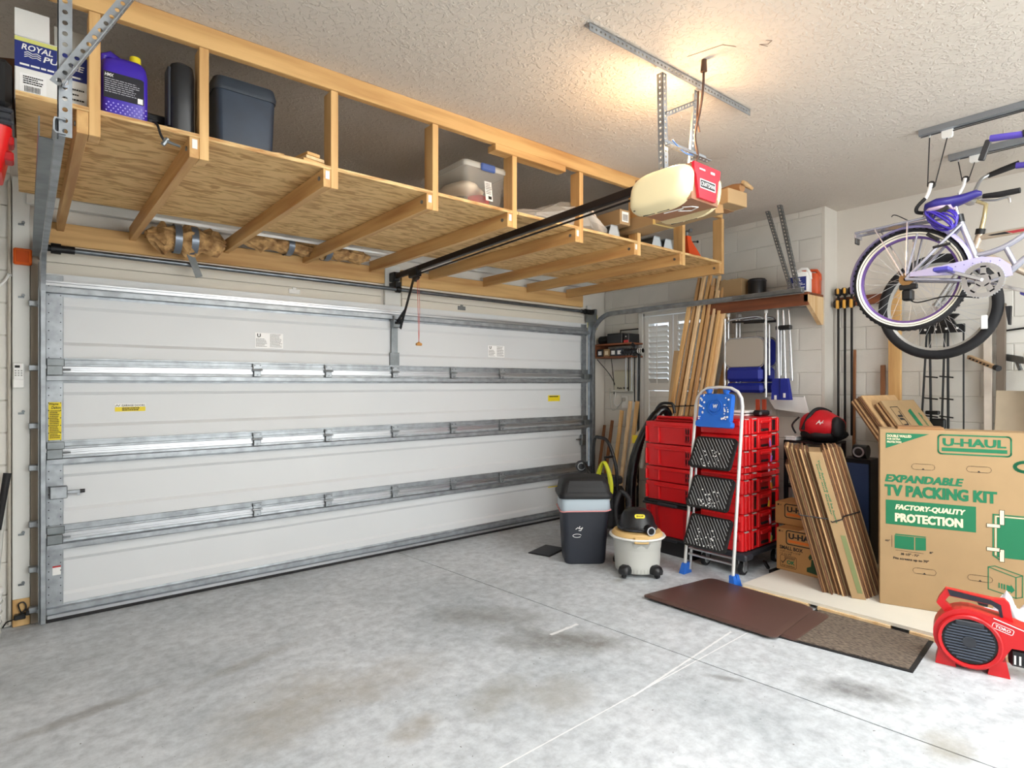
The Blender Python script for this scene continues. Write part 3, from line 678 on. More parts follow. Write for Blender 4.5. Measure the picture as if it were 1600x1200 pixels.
MB().bx(-.205, .205, -.145, .145, .17, .19, .006).bx(-.2, .2, -.14, .14, .189, .218, .006).bx(-.205, .205, -.145, .145, .217, .235, .006).build('tub_rim', DGREYP, t)
MB().bx(-.2, .2, -.14, .14, .235, .42, .02).build('black_case', BLACKP, t)
for z in (.05, .11): MB().bx(.16, .205, -.10, -.02, z, z+.035, .006).build('grip', REDD, t)
# purple jug
t = thing('oil_jug', 'purple plastic oil jug with yellow cap on the overhead shelf', 'jug', (.313, 2.905, SZ), 0)
def ring(w_, d, z, n=5, r=.03, ox=0): return [(x+ox, y, z) for x, y in rrect(w_, d, min(r, d*.45, w_*.45), n)]
MB().loft([ring(.15, .1, 0), ring(.162, .11, .01), ring(.162, .11, .19), ring(.15, .1, .225), ring(.10, .07, .245, ox=.015), ring(.05, .05, .25, ox=.035)]).build('jug_body', PURP, t, 40)
MB().tube([(.0, 0, .235), (-.05, 0, .262), (-.07, 0, .25), (-.075, 0, .2)], .016, 10).build('handle', PURP, t, 60)
MB().cyl((.04, 0, .245), (.04, 0, .278), .022, .02, 16).build('cap', YEL, t, 40)
M_ = frame((0, -.0555, 0), (1, 0, 0), (0, 0, 1))
decal('back_label', mat('label_black', (18, 18, 30), .5), t, M_, [(-.074, .065), (.064, .065), (.064, .165), (.055, .17), (-.074, .17)])
q = frame((0, -.0565, 0), (1, 0, 0), (0, 0, 1)); rows('small_print', mat('grey_print', (190, 190, 200), .6), t, q, -.07, .055, .085, .145, 7, .3, 9); text('HMX', PAPER, t, q, -.07, -.04, .15, .163, .02, .2); decal('tag_panel', PAPER, t, q, [(.042, .068), (.06, .068), (.06, .09), (.042, .09)])
dm = MB()
for i in range(9):
    for j in range(4): dm.cyl((-.065+i*.016+(j % 2)*.008, -.056, .015+j*.011), (-.065+i*.016+(j % 2)*.008, -.0545, .015+j*.011), .003, n=6)
dm.build('grip_dots', mat('lilac', (170, 160, 230), .5), t, kind='stuff')
# black bottle jug standing behind post + flat black case
t = thing('tall_flask', 'tall black rounded flask standing by the second shelf post', 'flask', (.522, 2.905, SZ), 0)
MB().loft([ring(.085, .1, 0, r=.02), ring(.095, .11, .012), ring(.095, .11, .25), ring(.085, .1, .29), ring(.055, .06, .305)]).build('flask_body', BLACKP, t, 40)
MB().loft([ring(.012, .08, .02, ox=-.05), ring(.012, .08, .27, ox=-.05)]).build('side_rib', DGREYP, t)
t = thing('tool_case', 'flat black plastic case lying beside the purple jug', 'case', (.436, 3.06, SZ), 0)
MB().bx(-.07, .05, -.08, .08, 0, .055, .008).bx(-.065, .045, -.075, .075, .058, .10, .008).build('case_body', BLACKP, t)
MB().bx(-.03, .01, -.09, -.08, .045, .07, .004).build('latch', DGREYP, t)
t = thing('air_hose', 'short black air hose with a metal nozzle hanging over the shelf edge', 'hose', (.40, 2.9, SZ), world=True)
MB().tube(spline([(.40, 2.96, SZ+.012), (.41, 2.87, SZ+.012), (.42, 2.818, 2.575), (.43, 2.80, 2.53), (.445, 2.80, 2.505)]), .005, 8).build('hose', BLACKR, t, 50)
MB().cyl((.44, 2.80, 2.512), (.50, 2.79, 2.495), .007, .005, 8).cyl((.437, 2.80, 2.49), (.455, 2.80, 2.52), .009, n=8).build('nozzle', GALVD, t, 40)
# navy tub
t = thing('lidded_bin', 'dark navy plastic bin with lid standing on the overhead shelf', 'bin', (.785, 3.01, SZ), 0)
MB().loft([ring(.25, .26, 0, r=.03), ring(.265, .28, .25, r=.03)]).build('bin_body', NAVYT, t, 40)
MB().loft([ring(.275, .29, .245, r=.035), ring(.28, .295, .265, r=.035), ring(.265, .28, .305, r=.04), ring(.2, .22, .312, r=.04)]).build('bin_lid', mat('navy_lid', (36, 46, 58), .45), t, 40)
# wood offcuts
t = thing('wood_offcuts', 'thin wood strips lying beside the navy bin', 'wood strips', (.955, 2.88, SZ), 0)
for k in range(3): MB().bar((-.02, -.02+k*.03, .008+k*.012), (.045-k*.008, .1+k*.02, .008+k*.012), .03, .008).build('strip', PALEZ if k else OAKY, t)
t = thing('wood_offcuts', 'small pile of wood blocks near the third shelf post', 'wood blocks', (1.075, 2.91, SZ), .2)
for k, (a, w_) in enumerate(((-.05, .12), (-.035, .10), (-.03, .07))): MB().bx(a, a+w_, -.06, .06, k*.018, k*.018+.016, .002).build('block_of_wood', (OAKX, PALEZ, OAKX)[k], t)
# clear bin
CLEAR = mat('clear_plastic', (232, 232, 226), .25, alpha=.16)
t = thing('clear_storage_bin', 'clear plastic storage bin with blue latch holding white and red cloth', 'bin', (2.20, 3.16, SZ), 0)
def ringo(w_, d, z, r=.03): return ring(w_, d, z, r=r)
cb = MB(); cb.loft([ring(.27, .42, .002), ring(.33, .5, .235)], caps=False).add([(-.13, -.2, .003), (.13, -.2, .003), (.13, .2, .003), (-.13, .2, .003)], [(0, 1, 2, 3)]); cb.build('bin_shell', CLEAR, t, 50)
MB().loft([ring(.35, .52, .235), ring(.355, .525, .255), ring(.335, .5, .275), ring(.28, .44, .285)]).build('bin_lid', mat('clear_lid', (226, 228, 224), .3, alpha=.6), t, 50)
MB().bx(-.055, .055, -.275, -.255, .225, .272, .008).build('latch', mat('latch_blue', (70, 96, 160), .4), t)
rd = random.Random(3)
def blob(c, r, seed, amp=.18, n=18, m=12):
    rd = random.Random(seed); ph = [rd.uniform(0, 6) for _ in range(6)]; b = MB(); b.ell(c, r, n, m)
    for i, p in enumerate(b.v):
        d = V(p)-V(c); k = 1+amp*(math.sin(d.x*38+ph[0])*math.sin(d.z*42+ph[1])+.6*math.sin(d.y*50+ph[2]+d.x*20)+.4*math.sin(d.z*70+ph[3]))
        b.v[i] = tuple(V(c)+d*k)
    return b
CLOTHW = mat('off_white_cloth', (222, 208, 186), .85); CLOTHR = mat('red_cloth', (196, 52, 60), .85)
blob((-.03, .02, .15), (.12, .19, .07), 1, .1).build('cloth', CLOTHW, t, 60); blob((.03, -.10, .07), (.085, .08, .065), 2, .08).build('cloth', CLOTHR, t, 60); blob((-.05, .02, .07), (.075, .14, .065), 5, .1).build('cloth', mat('grey_cloth', (120, 110, 98), .85), t, 60)
M_ = frame((0, -.228, .115), (1, 0, 0), (0, .13, 1)); decal('paper_label', PAPER, t, M_, [(.0, -.06), (.055, -.06), (.055, .065), (.0, .065)], .006)
rows('small_print', INK, t, frame((0, -.236, .116), (1, 0, 0), (0, .13, 1)), .006, .05, -.02, .055, 7, .35, 5); decal('print_block', INK, t, frame((0, -.236, .116), (1, 0, 0), (0, .13, 1)), [(.02, -.05), (.045, -.05), (.045, -.03), (.02, -.03)])
# plastic wrapped bundle
FILM = mat('clear_film', (226, 222, 214), .22, alpha=.42)
t = thing('wrapped_bundle', 'bundle of hardware wrapped in crumpled clear plastic on the shelf', 'bundle', (2.89, 3.05, SZ), 0)
rd = random.Random(11)
rings = []
for i in range(11):
    u = i/10; x = -.42+.86*u; hh = (.05, .07, .09, .12, .15, .17, .18, .18, .16, .12, .04)[i]; w_ = (.06, .08, .1, .12, .13, .14, .15, .15, .14, .12, .08)[i]
    rings.append([(x+rd.uniform(-.012, .012), -.06+w_*math.cos(R(a))*rd.uniform(.8, 1.1), max(.003, hh*.5+hh*.62*math.sin(R(a))*rd.uniform(.8, 1.12))) for a in range(0, 360, 24)])
MB().loft(rings).build('plastic_film', FILM, t)
for k in range(4): MB().cyl((-.50+.02*k, .06+.03*k, .03+.016*k), (.2, .02+.03*k, .05+.018*k), .014, n=10).build('pipe', GALVD, t)
blob((-.02, -.03, .06), (.13, .07, .05), 9, .2).build('dark_hardware', mat('dark_hardware', (60, 64, 74), .4, .4), t)
MB().bar((-.3, -.13, .03), (.1, -.1, .035), .04, .03).bar((-.25, -.12, .06), (-.1, -.12, .09), .006, .006).bar((-.2, -.12, .09), (-.1, -.12, .04), .006, .006).build('bracket', mat('light_metal', (190, 196, 202), .3, .7), t)
MB().add([(.30, -.09, .20), (.335, -.09, .19), (.44, -.12, .02), (.40, -.12, .01), (.30, -.07, .205), (.335, -.07, .195), (.44, -.1, .025), (.40, -.1, .015)], [(0, 1, 2, 3), (4, 7, 6, 5), (0, 4, 5, 1), (2, 6, 7, 3), (1, 5, 6, 2), (0, 3, 7, 4)]).build('header_card', mat('header_card', (226, 206, 186), .6), t)
# little square carton + long cartons
t = thing('square_carton', 'long square carton with a barcode label on its end', 'carton', (3.40, 2.81, SZ+.087), R(-3))
MB().bx(-.055, .055, 0, .75, 0, .11, .003).build('carton_body', KRAFT, t)
M_ = frame((0, -.0005, 0), (1, 0, 0), (0, 0, 1)); decal('end_label', PAPER, t, M_, [(-.035, .02), (.035, .02), (.035, .095), (-.035, .095)])
strokes('bar_code', INK, t, M_, [[(-.025+k*.005, .03), (-.025+k*.005, .075)] for k in range(11)], .0022, .0016)
t = thing('long_carton', 'very long flat kraft carton jutting past the shelf under the door opener', 'carton', (3.62, 3.2, SZ+.072), R(-5))
MB().bx(-.10, .10, -1.22, .7, -.01, .085, .004).build('carton_body', KRAFT, t)
MB().bx(-.1015, .0, -.25, -.12, .075, .0865).bx(-.1015, -.06, -.25, -.12, .03, .0865).build('tape', mat('tape_tan', (206, 176, 130), .35), t)
MB().bx(-.103, .103, -.62, -.60, -.012, .0865).build('band', mat('cream_band', (232, 204, 130), .5), t)
MB().bx(-.103, .103, -1.12, -1.06, -.012, .0865).build('band', KRAFT2, t)
MB().bar((-.102, -1.15, .0), (-.12, -1.17, -.07), .05, .003).build('loose_flap', KRAFT, t)
t = thing('paper_roll', 'crumpled kraft paper roll on the tip of the long carton', 'paper roll', (3.60, 2.06, SZ+.158), R(-5))
MB().tube([(0, -.06, .035), (0, .0, .04), (.005, .1, .04), (0, .3, .035)], [.03, .036, .034, .03], 10).build('roll', KRAFT2, t, 60)
MB().tube([(-.03, -.085, .06), (.03, -.06, .065), (.07, -.09, .03)], [.012, .02, .01], 7).build('torn_end', KRAFT, t, 60)
# gutter / stud ends
ALU = mat('matt_aluminium', (176, 184, 190), .4, .5)
for k, (x, lab) in enumerate(((3.34, 'grey metal channel end below the square carton'), (3.85, 'left grey metal channel behind the orange jack stand'), (4.0, 'right grey metal channel behind the orange jack stand'))):
    t = thing('metal_channel', lab, 'channel', (x, 2.86, SZ), 0, 'metal channels on the shelf')
    MB().prism([(-.065, 0), (.065, 0), (.035, .085), (-.035, .085), (-.03, .078), (.03, .078), (.055, .006), (-.055, .006)], 'y', 0, .9).build('channel', ALU, t)
    MB().prism([(-.063, .002), (.063, .002), (.034, .083), (-.034, .083)], 'y', .003, .006).build('end_cap', mat('pale_metal', (200, 208, 214), .4, .3), t)
# jack stand
t = thing('jack_stand', 'orange jack stand at the right end of the overhead shelf', 'jack stand', (4.44, 2.99, SZ), 0)
OR2 = mat('jack_orange', (220, 78, 30), .4)
MB().loft([[(x, y, 0) for x, y in ((-.1, -.1), (.1, -.1), (.1, .1), (-.1, .1))], [(x, y, .17) for x, y in ((-.03, -.03), (.03, -.03), (.03, .03), (-.03, .03))], [(x, y, .2) for x, y in ((-.03, -.03), (.03, -.03), (.03, .03), (-.03, .03))]]).build('base', OR2, t)
MB().cyl((0, 0, .18), (0, 0, .25), .018, n=10).prism([(-.05, .26), (-.03, .245), (.03, .245), (.05, .265), (.045, .235), (-.045, .235)], 'x', -.02, .02).build('saddle', GALVD, t)
MB().cyl((0, -.02, .15), (.11, -.04, .165), .005, n=6).ell((.11, -.04, .165), (.011, .011, .011), 8, 6).build('lever', BLACKM, t)
# insulation bundles and white tube behind the plywood
KP = mat('kraft_insulation', (214, 172, 116), .8, col2=(140, 102, 62), scale=18)  # darker second tone paints shadows of the crumpled folds into the kraft
TAPE = mat('silver_tape', (120, 128, 140), .3, .5)
for name, lab, xa, xb, sd, zc in (('insulation_bundle', 'crumpled kraft insulation bundle with silver tape, left of two above the door', .62, 1.11, 4, 2.50), ('insulation_bundle', 'longer kraft insulation bundle with silver tape, right of two above the door', 1.22, 2.22, 8, 2.555)):
    t = thing(name, lab, 'insulation', ((xa+xb)/2, 4.52, 2.53), world=True, group='insulation bundles')
    rd = random.Random(sd); n = int((xb-xa)/.045); rg = []
    for i in range(n+1):
        x = xa+(xb-xa)*i/n; e = min(1, .45+min(i, n-i)*.3); s_ = (.062+.012*math.sin(i*1.9+sd))*e*(1.4 if xa < 1 else .85)
        rg.append([(x+rd.uniform(-.012, .012), (4.60 if xa < 1 else 4.58)+(1.05 if xa < 1 else 1.5)*s_*math.cos(R(a))*rd.uniform(.85, 1.15), zc+s_*math.sin(R(a))*rd.uniform(.62, 1.25)) for a in range(0, 360, 20)])
    MB().loft(rg).build('wrap', KP, t)
    for x in ((.80, .90) if xa < 1 else (1.55, 1.85)):
        MB().loft([[(xx, (4.60 if xa < 1 else 4.58)+.108*math.cos(R(a)), zc+(.1 if xa < 1 else .07)*math.sin(R(a))) for a in range(0, 360, 20)] for xx in (x-.022, x+.022)], caps=False).build('tape', TAPE, t, 60)
MB_ = MB().cyl((.62, 4.43, 2.579), (2.40, 4.43, 2.579), .012, n=10)
t = thing('white_tube', 'slim white tube lying along the ledger behind the joists', 'tube', (1.5, 4.43, 2.57), world=True)
MB_.build('tube', PAPER, t, 40); MB().cyl((.60, 4.43, 2.579), (.63, 4.43, 2.579), .014, n=10).build('end_cap', GREYP, t)

# ================================================================== left jamb things
t = thing('amber_sensor_box', 'orange plastic box on the jamb left of the garage door', 'box', (-.015, DW-.07, 2.285), world=True)
MB().bx(-.06, .03, DW-.075, DW-.035, 2.235, 2.335, .008).build('case', mat('amber_plastic', (236, 100, 16), .35), t); MB().bx(-.045, .015, DW-.079, DW-.074, 2.25, 2.32, .002).build('cover', mat('amber_dark', (214, 84, 12), .35), t)
t = thing('remote_control', 'white remote with dark display in a holder on the jamb', 'remote', (-.034, DW-.06, 1.47), world=True)
MB().bx(-.06, -.008, DW-.055, DW-.036, 1.515, 1.63, .005).build('handset', PAPER, t); MB().bx(-.062, -.006, DW-.062, DW-.036, 1.475, 1.53, .005).build('holder', PAPER, t)
MB().bx(-.052, -.028, DW-.0565, DW-.0545, 1.60, 1.615).build('display', INK, t)
bt = MB()
for i in range(3):
    for j in range(3): bt.bx(-.052+i*.014, -.044+i*.014, DW-.057, DW-.055, 1.55+j*.014, 1.557+j*.014)
bt.build('buttons', mat('grey_button', (150, 150, 150), .5), t)
t = thing('wood_block', 'raw pine block at the foot of the left jamb', 'block', (-.022, DW-.02, 0), world=True)
MB().bx(-.064, .02, DW-.035, DW-.002, 0.002, .17, .003).build('block', OAKZ, t)
t = thing('photo_eye', 'black photo eye with looped wire low on the left jamb', 'sensor', (-.01, DW-.06, .08), world=True)
MB().bx(-.055, .0, DW-.08, DW-.037, .055, .085, .004).bx(.0, .02, DW-.09, DW-.037, .075, .105, .003).build('sensor_body', BLACKP, t)
MB().tube(spline([(-.02, DW-.05, .08), (-.035, DW-.05, .14), (-.01, DW-.05, .15), (.0, DW-.05, .11), (-.05, DW-.05, .06), (-.09, DW-.03, .04), (-.11, DW-.03, .01)]), .004, 6).build('wire', BLACKP, t)
t = thing('conduit', 'thin white conduit running down beside the left jamb board', 'conduit', (-.08, DW-.02, 1.3), world=True)
MB().cyl((-.078, DW-.02, .02), (-.078, DW-.02, 2.75), .009, n=8).build('pipe', mat('beige_conduit', (190, 184, 172), .5), t, 40); MB().bx(-.09, -.066, DW-.032, DW-.005, 2.16, 2.18, .002).build('clip', GREYP, t)
MB().tube(spline([(-.08, DW-.03, 2.17), (-.10, DW-.03, 2.13), (-.13, DW-.03, 2.09), (-.2, DW-.03, 2.0)]), .007, 7).build('cable', PAPER, t, 40)
t = thing('umbrella_handle', 'black-handled pole leaning in the left corner', 'pole', (-.2, 4.66, 0), world=True)
MB().cyl((-.16, 4.62, .0), (-.095, 4.69, .83), .012, n=10).build('pole', GREYP, t, 40); MB().cyl((-.128, 4.655, .63), (-.086, 4.70, .96), .016, .02, 10).build('grip', BLACKR, t, 40)
t = thing('white_bucket', 'white ribbed bucket at the extreme left edge of the floor', 'bucket', (-.24, 4.5, 0), 0)
MB().lathe([(.12, 0), (.125, .01), (.135, .3), (.14, .3), (.14, .32), (.13, .33), (.0, .335)], 28).build('bucket', PAPER, t, 40)
for k in range(4): MB().lathe([(.128+k*.003, .06+k*.06), (.133+k*.003, .065+k*.06), (.129+k*.003, .07+k*.06)], 28).build('rib', GREYP, t, 40)
# ================================================================== pallet, mats, floor things on the right
PT = .046   # top of the low platform
t = thing('platform', 'low white board platform on wooden battens along the right wall', 'platform', (4.75, 1.2, 0), world=True)
MB().prism([(4.035, 2.24), (4.11, .30), (5.38, .30), (5.38, 2.2)], 'z', .026, .046).build('white_board', mat('white_melamine', (226, 222, 210), .45, var=.05, scale=3), t)
for ya, yb in ((1.78, 2.235), (1.30, 1.72), (.5, 1.2)):
    MB().bar((4.044+(2.24-yb)*.0387, yb, .013), (4.044+(2.24-ya)*.0387, ya, .013), .05, .0255).build('batten', PALEZ, t)
for x in (4.7, 5.2): MB().bx(x-.03, x+.03, .4, 2.15, .0, .026).build('batten', OAKY, t)
# mats
MATB = mat('brown_vinyl', (84, 62, 56), .42, bump=.05, bscale=200)
def matpad(name, label, pts, z, h, m, r=.05):
    cx = sum(p[0] for p in pts)/4; cy = sum(p[1] for p in pts)/4
    t = thing(name, label, 'mat', (cx, cy, z), world=True)
    def rnd(k):
        out = []
        for i in range(4):
            p, a, b_ = V(pts[i]), V(pts[i-1]), V(pts[(i+1) % 4]); c = V((cx, cy)); p = c+(p-c)*k; a = c+(a-c)*k; b_ = c+(b_-c)*k
            p0 = p+(a-p).normalized()*r; p1 = p+(b_-p).normalized()*r
            for j in range(6):
                u = j/5; q = p0*(1-u)**2+p*2*u*(1-u)+p1*u*u; out.append((q.x, q.y))
        return out
    MB().loft([[(x, y, z) for x, y in rnd(1)], [(x, y, z+h*.35) for x, y in rnd(1)], [(x, y, z+h) for x, y in rnd(.94)]]).build('pad', m, t, 25)
    return t
matpad('floor_mat', 'lower of two brown cushioned mats, peeking out beneath the other', [(3.44, 1.575), (4.00, 1.60), (4.02, 2.18), (3.50, 2.2)], .0005, .014, MATB)
matpad('floor_mat', 'upper brown cushioned floor mat in front of the step ladder', [(3.36, 1.665), (4.01, 1.72), (4.02, 2.50), (3.32, 2.60)], .016, .018, MATB)
t = thing('doormat', 'ribbed grey brown doormat with black rubber border in front of the tall carton', 'doormat', (3.8, 1.35, 0), world=True)
DP = [(3.545, 1.03), (4.09, 1.08), (4.06, 1.73), (3.43, 1.68)]
MB().prism(DP, 'z', .0005, .006).build('rubber_border', BLACKR, t)
cxy = V((3.79, 1.37)); DQ = [tuple(cxy+(V(p)-cxy)*.93) for p in DP]
MB().prism(DQ, 'z', .006, .011).build('ribbed_pile', mat('mat_pile', (132, 118, 104), .95, col2=(74, 64, 56), scale=70, stretch=(2.2, .6, 1), bump=.8, bscale=70), t)

# ---------------------------------------------------------------- trash can
t = thing('trash_can', 'black trash can with domed lid and grey liner by the garage door', 'trash can', (3.68, 3.50, 0), R(-38))
CANB = mat('charcoal_plastic', (40, 44, 54), .5)
def rr3(w_, d, z, r=.05, ox=0, oy=0, n=5): return [(x+ox, y+oy, z) for x, y in rrect(w_, d, r, n)]
MB().loft([rr3(.33, .28, .003), rr3(.345, .29, .03), rr3(.40, .34, .53)]).build('body', CANB, t, 40)
LIN = mat('liner_grey', (176, 190, 200), .35)
MB().loft([rr3(.402, .342, .44), rr3(.418, .36, .455), rr3(.41, .35, .52), rr3(.415, .355, .55)], caps=False).build('bag_liner', LIN, t, 50)
MB().tube([(x, y, .448+.006*math.sin(x*40)) for x, y in rrect(.424, .366, .05, 5)], .005, 6, True).build('drawstring', mat('drawstring', (226, 150, 150), .6), t, 50)
MB().loft([rr3(.44, .38, .55), rr3(.45, .39, .56), rr3(.45, .39, .585), rr3(.42, .36, .60), rr3(.40, .34, .66, .06), rr3(.36, .29, .705, .08), rr3(.28, .21, .72, .08)]).build('lid', mat('lid_black', (22, 23, 26), .62), t, 45)
MB().loft([rr3(.33, .012, .605, .004, oy=-.178), rr3(.28, .012, .695, .004, oy=-.152)]).build('swing_flap', MATS['lid_black'], t, 40)
M_ = frame((0, -.1595, .3), (1, 0, 0), (0, -.055, 1))
strokes('bird_mark', PAPER, t, M_, [[(-.085, -.0), (-.07, .012), (-.05, .003), (-.03, .012), (-.045, -.012), (-.06, -.012)], [(-.06, .006), (-.052, .022)]], .006, .012)
strokes('ring_mark', PAPER, t, M_, [[(-.075+.035*math.cos(R(a)), -.055+.014*math.sin(R(a))) for a in range(20, 330, 20)]], .005, .012)
# dark plate behind the can
t = thing('floor_plate', 'thin dark plate on the floor behind the trash can', 'plate', (3.57, 3.85, 0), .3)
MB().bx(-.11, .2, -.1, .12, .0005, .008, .003).build('plate', BLACKR, t); MB().bx(-.1, .19, -.09, .11, .008, .012, .002).build('ribbed_top', DGREYP, t)
# ---------------------------------------------------------------- shop vacuum
t = thing('shop_vacuum', 'grey wet dry vacuum with black motor head and tan ring', 'vacuum', (3.765, 2.99, 0), R(-42))
VG = mat('vac_grey', (196, 196, 190), .5); VT = mat('vac_tan', (214, 178, 118), .5)
MB().lathe([(.168, .03), (.172, .035), (.178, .10), (.182, .20), (.184, .205), (.184, .212), (.186, .215), (.192, .30), (.0, .30)], 40).build('drum', VG, t, 40)
MB().lathe([(.192, .288), (.215, .292), (.222, .30), (.217, .31), (.195, .308)], 40, closed=True).build('drum_rim', mat('rim_white', (226, 226, 222), .45), t, 40)
MB().lathe([(.198, .305), (.200, .315), (.185, .338), (.13, .345), (0, .345)], 40).build('collar', VT, t, 40)
hd = MB().lathe([(.135, .345), (.148, .350), (.150, .375), (.140, .40), (.125, .45), (.105, .485), (.07, .505), (0, .512)], 32).build('motor_head', BLACKP, t, 40)
MB().lathe([(.150, .352), (.157, .356), (.157, .372), (.150, .376)], 32, closed=True).build('head_band', DGREYP, hd, 40)
M_ = frame((0, -.115, .465), (1, 0, 0), (0, .45, .8)); decal('badge', YELS, hd, M_, rrect(.08, .032, .014, 4), .012); text('SHOP', INK, hd, M_, -.028, .028, -.007, .007, .02, lift=.014)
MB().cyl((.06, -.13, .375), (.075, -.185, .37), .036, .036, 18).build('hose_port', BLACKP, hd, 40); MB().lathe([(.026, 0), (.034, 0), (.034, .006), (.026, .006)], 18, frame((.0753, -.186, .37), (.96, .27, 0), (0, 0, 1)), True).build('port_ring', STEELB, hd, 40)
MB().tube([(-.13, -.09, .36), (-.05, -.155, .385), (.03, -.158, .37)], .008, 8).build('carry_handle', BLACKP, hd, 50)
MB().bx(-.055, .055, -.212, -.188, .275, .325, .006).build('latch', VT, t)
MB().loft([[(x, -.193, .278) for x in (-.07, .07)]+[(x, -.183, .278) for x in (.07, -.07)], [(x, -.184, .235) for x in (-.05, .05)]+[(x, -.18, .235) for x in (.05, -.05)]]).build('latch_pad', mat('vac_grey_dark', (168, 168, 164), .5), t)
rb = MB()
for k in range(40):
    a = R(k*9); rb.box((0, 0, 0), (.004, .004, .05), Matrix.Translation((.173*math.cos(a), .173*math.sin(a), .06)))
rb.build('base_ribs', mat('vac_rib', (170, 170, 166), .5), t, kind='stuff')
for a in (-128, -52, 52, 128):
    ca, sa = math.cos(R(a)), math.sin(R(a)); M_ = Matrix.Translation((ca*.185, sa*.185, 0)) @ Matrix.Rotation(R(a-90), 4, 'Z')
    f = MB(); f.loft([rr3(.085, .11, .035, .03), rr3(.09, .12, .06, .035), rr3(.08, .10, .085, .035), rr3(.05, .06, .098, .022)], M=M_)
    f = f.build('caster_foot', BLACKP, t, 45)
    c = M_ @ V((0, .02, .022)); ax = (M_.to_3x3() @ V((.011, 0, 0)))
    MB().cyl(c-ax, c+ax, .0215, n=14).build('caster', BLACKR, f, 40)
t = thing('vacuum_hose', 'coiled black corrugated hose behind the shop vacuum', 'hose', (3.86, 3.42, 0), world=True)
hp = spline([(3.98, 3.34, .05), (3.98, 3.38, .25), (3.98, 3.40, .42), (4.03, 3.38, .55), (4.06, 3.32, .50), (4.02, 3.28, .42), (3.96, 3.24, .44)], 10)
MB().tube(hp, [.024 if i % 2 else .019 for i in range(len(hp))], 10).build('corrugated_hose', BLACKR, t, 60)

# ---------------------------------------------------------------- red storage boxes, left stack
RS = (4.33, 3.10)
def crate(z0, z1, lid, label, cat='crate', m=REDP, group=None, w_=.5, d=.42):
    t = thing('storage_crate', label, cat, (RS[0]+.21, RS[1], z0), 0, group)
    h = z1-z0; a, b_ = -d/2, -w_/2
    MB().loft([[(x, y, 0) for x, y in rrect(d-.03, w_-.03, .02)], [(x, y, h*.8) for x, y in rrect(d-.01, w_-.01, .025)], [(x, y, h*.8) for x, y in rrect(d, w_, .025)], [(x, y, h-.002) for x, y in rrect(d, w_, .025)]]).build('crate_body', m, t, 30)
    MB().bx(a-.008, a+.01, b_+.02, -b_-.10, h*.74, h*.86, .005).build('front_rail', m, t)
    for y in (.10, .235): MB().bx(a-.006, a+.02, y-.008, y+.008, h*.05, h*.78, .004).build('front_rib', m, t)
    g = MB()
    for k in range(3):
        y = b_+.03+k*.022; g.bx(a-.010, a+.012, y-.003, y+.003, h*.12, h*.8, .002)
    for k in range(3): g.bx(a-.009, a+.012, b_+.024, b_+.08, h*(.14+.3*k), h*(.14+.3*k)+.006)
    g.build('grille', REDD, t)
    g = MB()
    for k in range(2):
        for y in (b_+.05,): g.bx(a-.0005, a+.006, y-.02, y+.02, h*(.22+.3*k), h*(.40+.3*k))
    g.build('grille_recess', BLACKP, t)
    return t
for i, (a, b_) in enumerate(((.975, 1.168), (.775, .968), (.642, .768), (.475, .635))):
    crate(a, b_, 0, ('topmost red crate of the left stack, next to the black vacuum boom', 'second red crate from the top of the left stack', 'shallow red crate third from the top in the left stack', 'fourth red crate from the top, on the black lidded box')[i], group='red crates of the left stack')
t = thing('crate_lid', 'red flat lid lying on the top crate of the left stack', 'lid', (RS[0]+.24, RS[1]-.02, 1.17), 0)
MB().bx(-.19, .2, -.23, .2, 0, .018, .006).bx(-.17, .18, -.20, .18, .018, .032, .006).build('lid', REDD, t); MB().tube([(-.19, -.2, .02), (-.195, -.19, .04), (-.195, .16, .04), (-.19, .17, .02)], .008, 8).build('handle', REDP, t, 50)
t = thing('red_tote', 'big red tote with black lid under the left stack of crates', 'tote', (RS[0]+.21, RS[1], .16), 0)
MB().loft([[(x, y, 0) for x, y in rrect(.36, .46, .02)], [(x, y, .265) for x, y in rrect(.42, .52, .03)]]).build('tote_body', REDP, t, 30)
for y in (-.17, .12, .2): MB().bar((-.186, y*.93, .01), (-.211, y, .255), .03, .014, (1, 0, 0)).build('front_rib', REDD, t)
MB().bx(-.225, .225, -.272, .272, .265, .285, .008).bx(-.215, .215, -.262, .262, .285, .312, .008).build('tote_lid', BLACKP, t)
MB().bx(-.24, -.215, -.10, .10, .268, .295, .006).build('lid_latch', DGREYP, t)
t = thing('black_tote', 'black tote on the floor at the bottom of the left stack', 'tote', (RS[0]+.21, RS[1], 0), 0)
MB().loft([[(x, y, 0.001) for x, y in rrect(.36, .46, .02)], [(x, y, .13) for x, y in rrect(.39, .49, .03)]]).build('tote_body', BLACKP, t, 30)
MB().bx(-.21, .21, -.255, .255, .13, .158, .008).build('tote_rim', BLACKP, t); MB().bx(-.218, -.205, -.09, .09, .125, .15, .004).build('latch', DGREYP, t)

# ---------------------------------------------------------------- red cases, right stack on a dolly
CX, CY, CW, CD = 4.61, 2.585, .60, .38     # centre, size in x, size in y
LV = ((1.097, 1.226), (.972, 1.094), (.848, .969), (.794, .846), (.744, .792), (.628, .742), (.474, .626), (.34, .472), (.18, .338))
NM = ('topmost red tool case of the right stack, beside the step ladder', 'second red tool case from the top of the right stack', 'third red tool case from the top of the right stack', 'slim red tool case, upper of the two thin ones in the right stack', 'slim red tool case, lower of the two thin ones in the right stack', 'sixth red tool case from the top of the right stack', 'deepest red tool case, third from the bottom of the right stack', 'second red tool case from the bottom of the right stack', 'bottom red tool case of the right stack, on the dolly')
TAGC = {0: None, 1: (168, 110, 200), 2: (180, 100, 200), 3: (230, 210, 240), 4: None, 5: (236, 150, 40), 6: (236, 190, 50), 7: (230, 200, 230), 8: (226, 230, 120)}
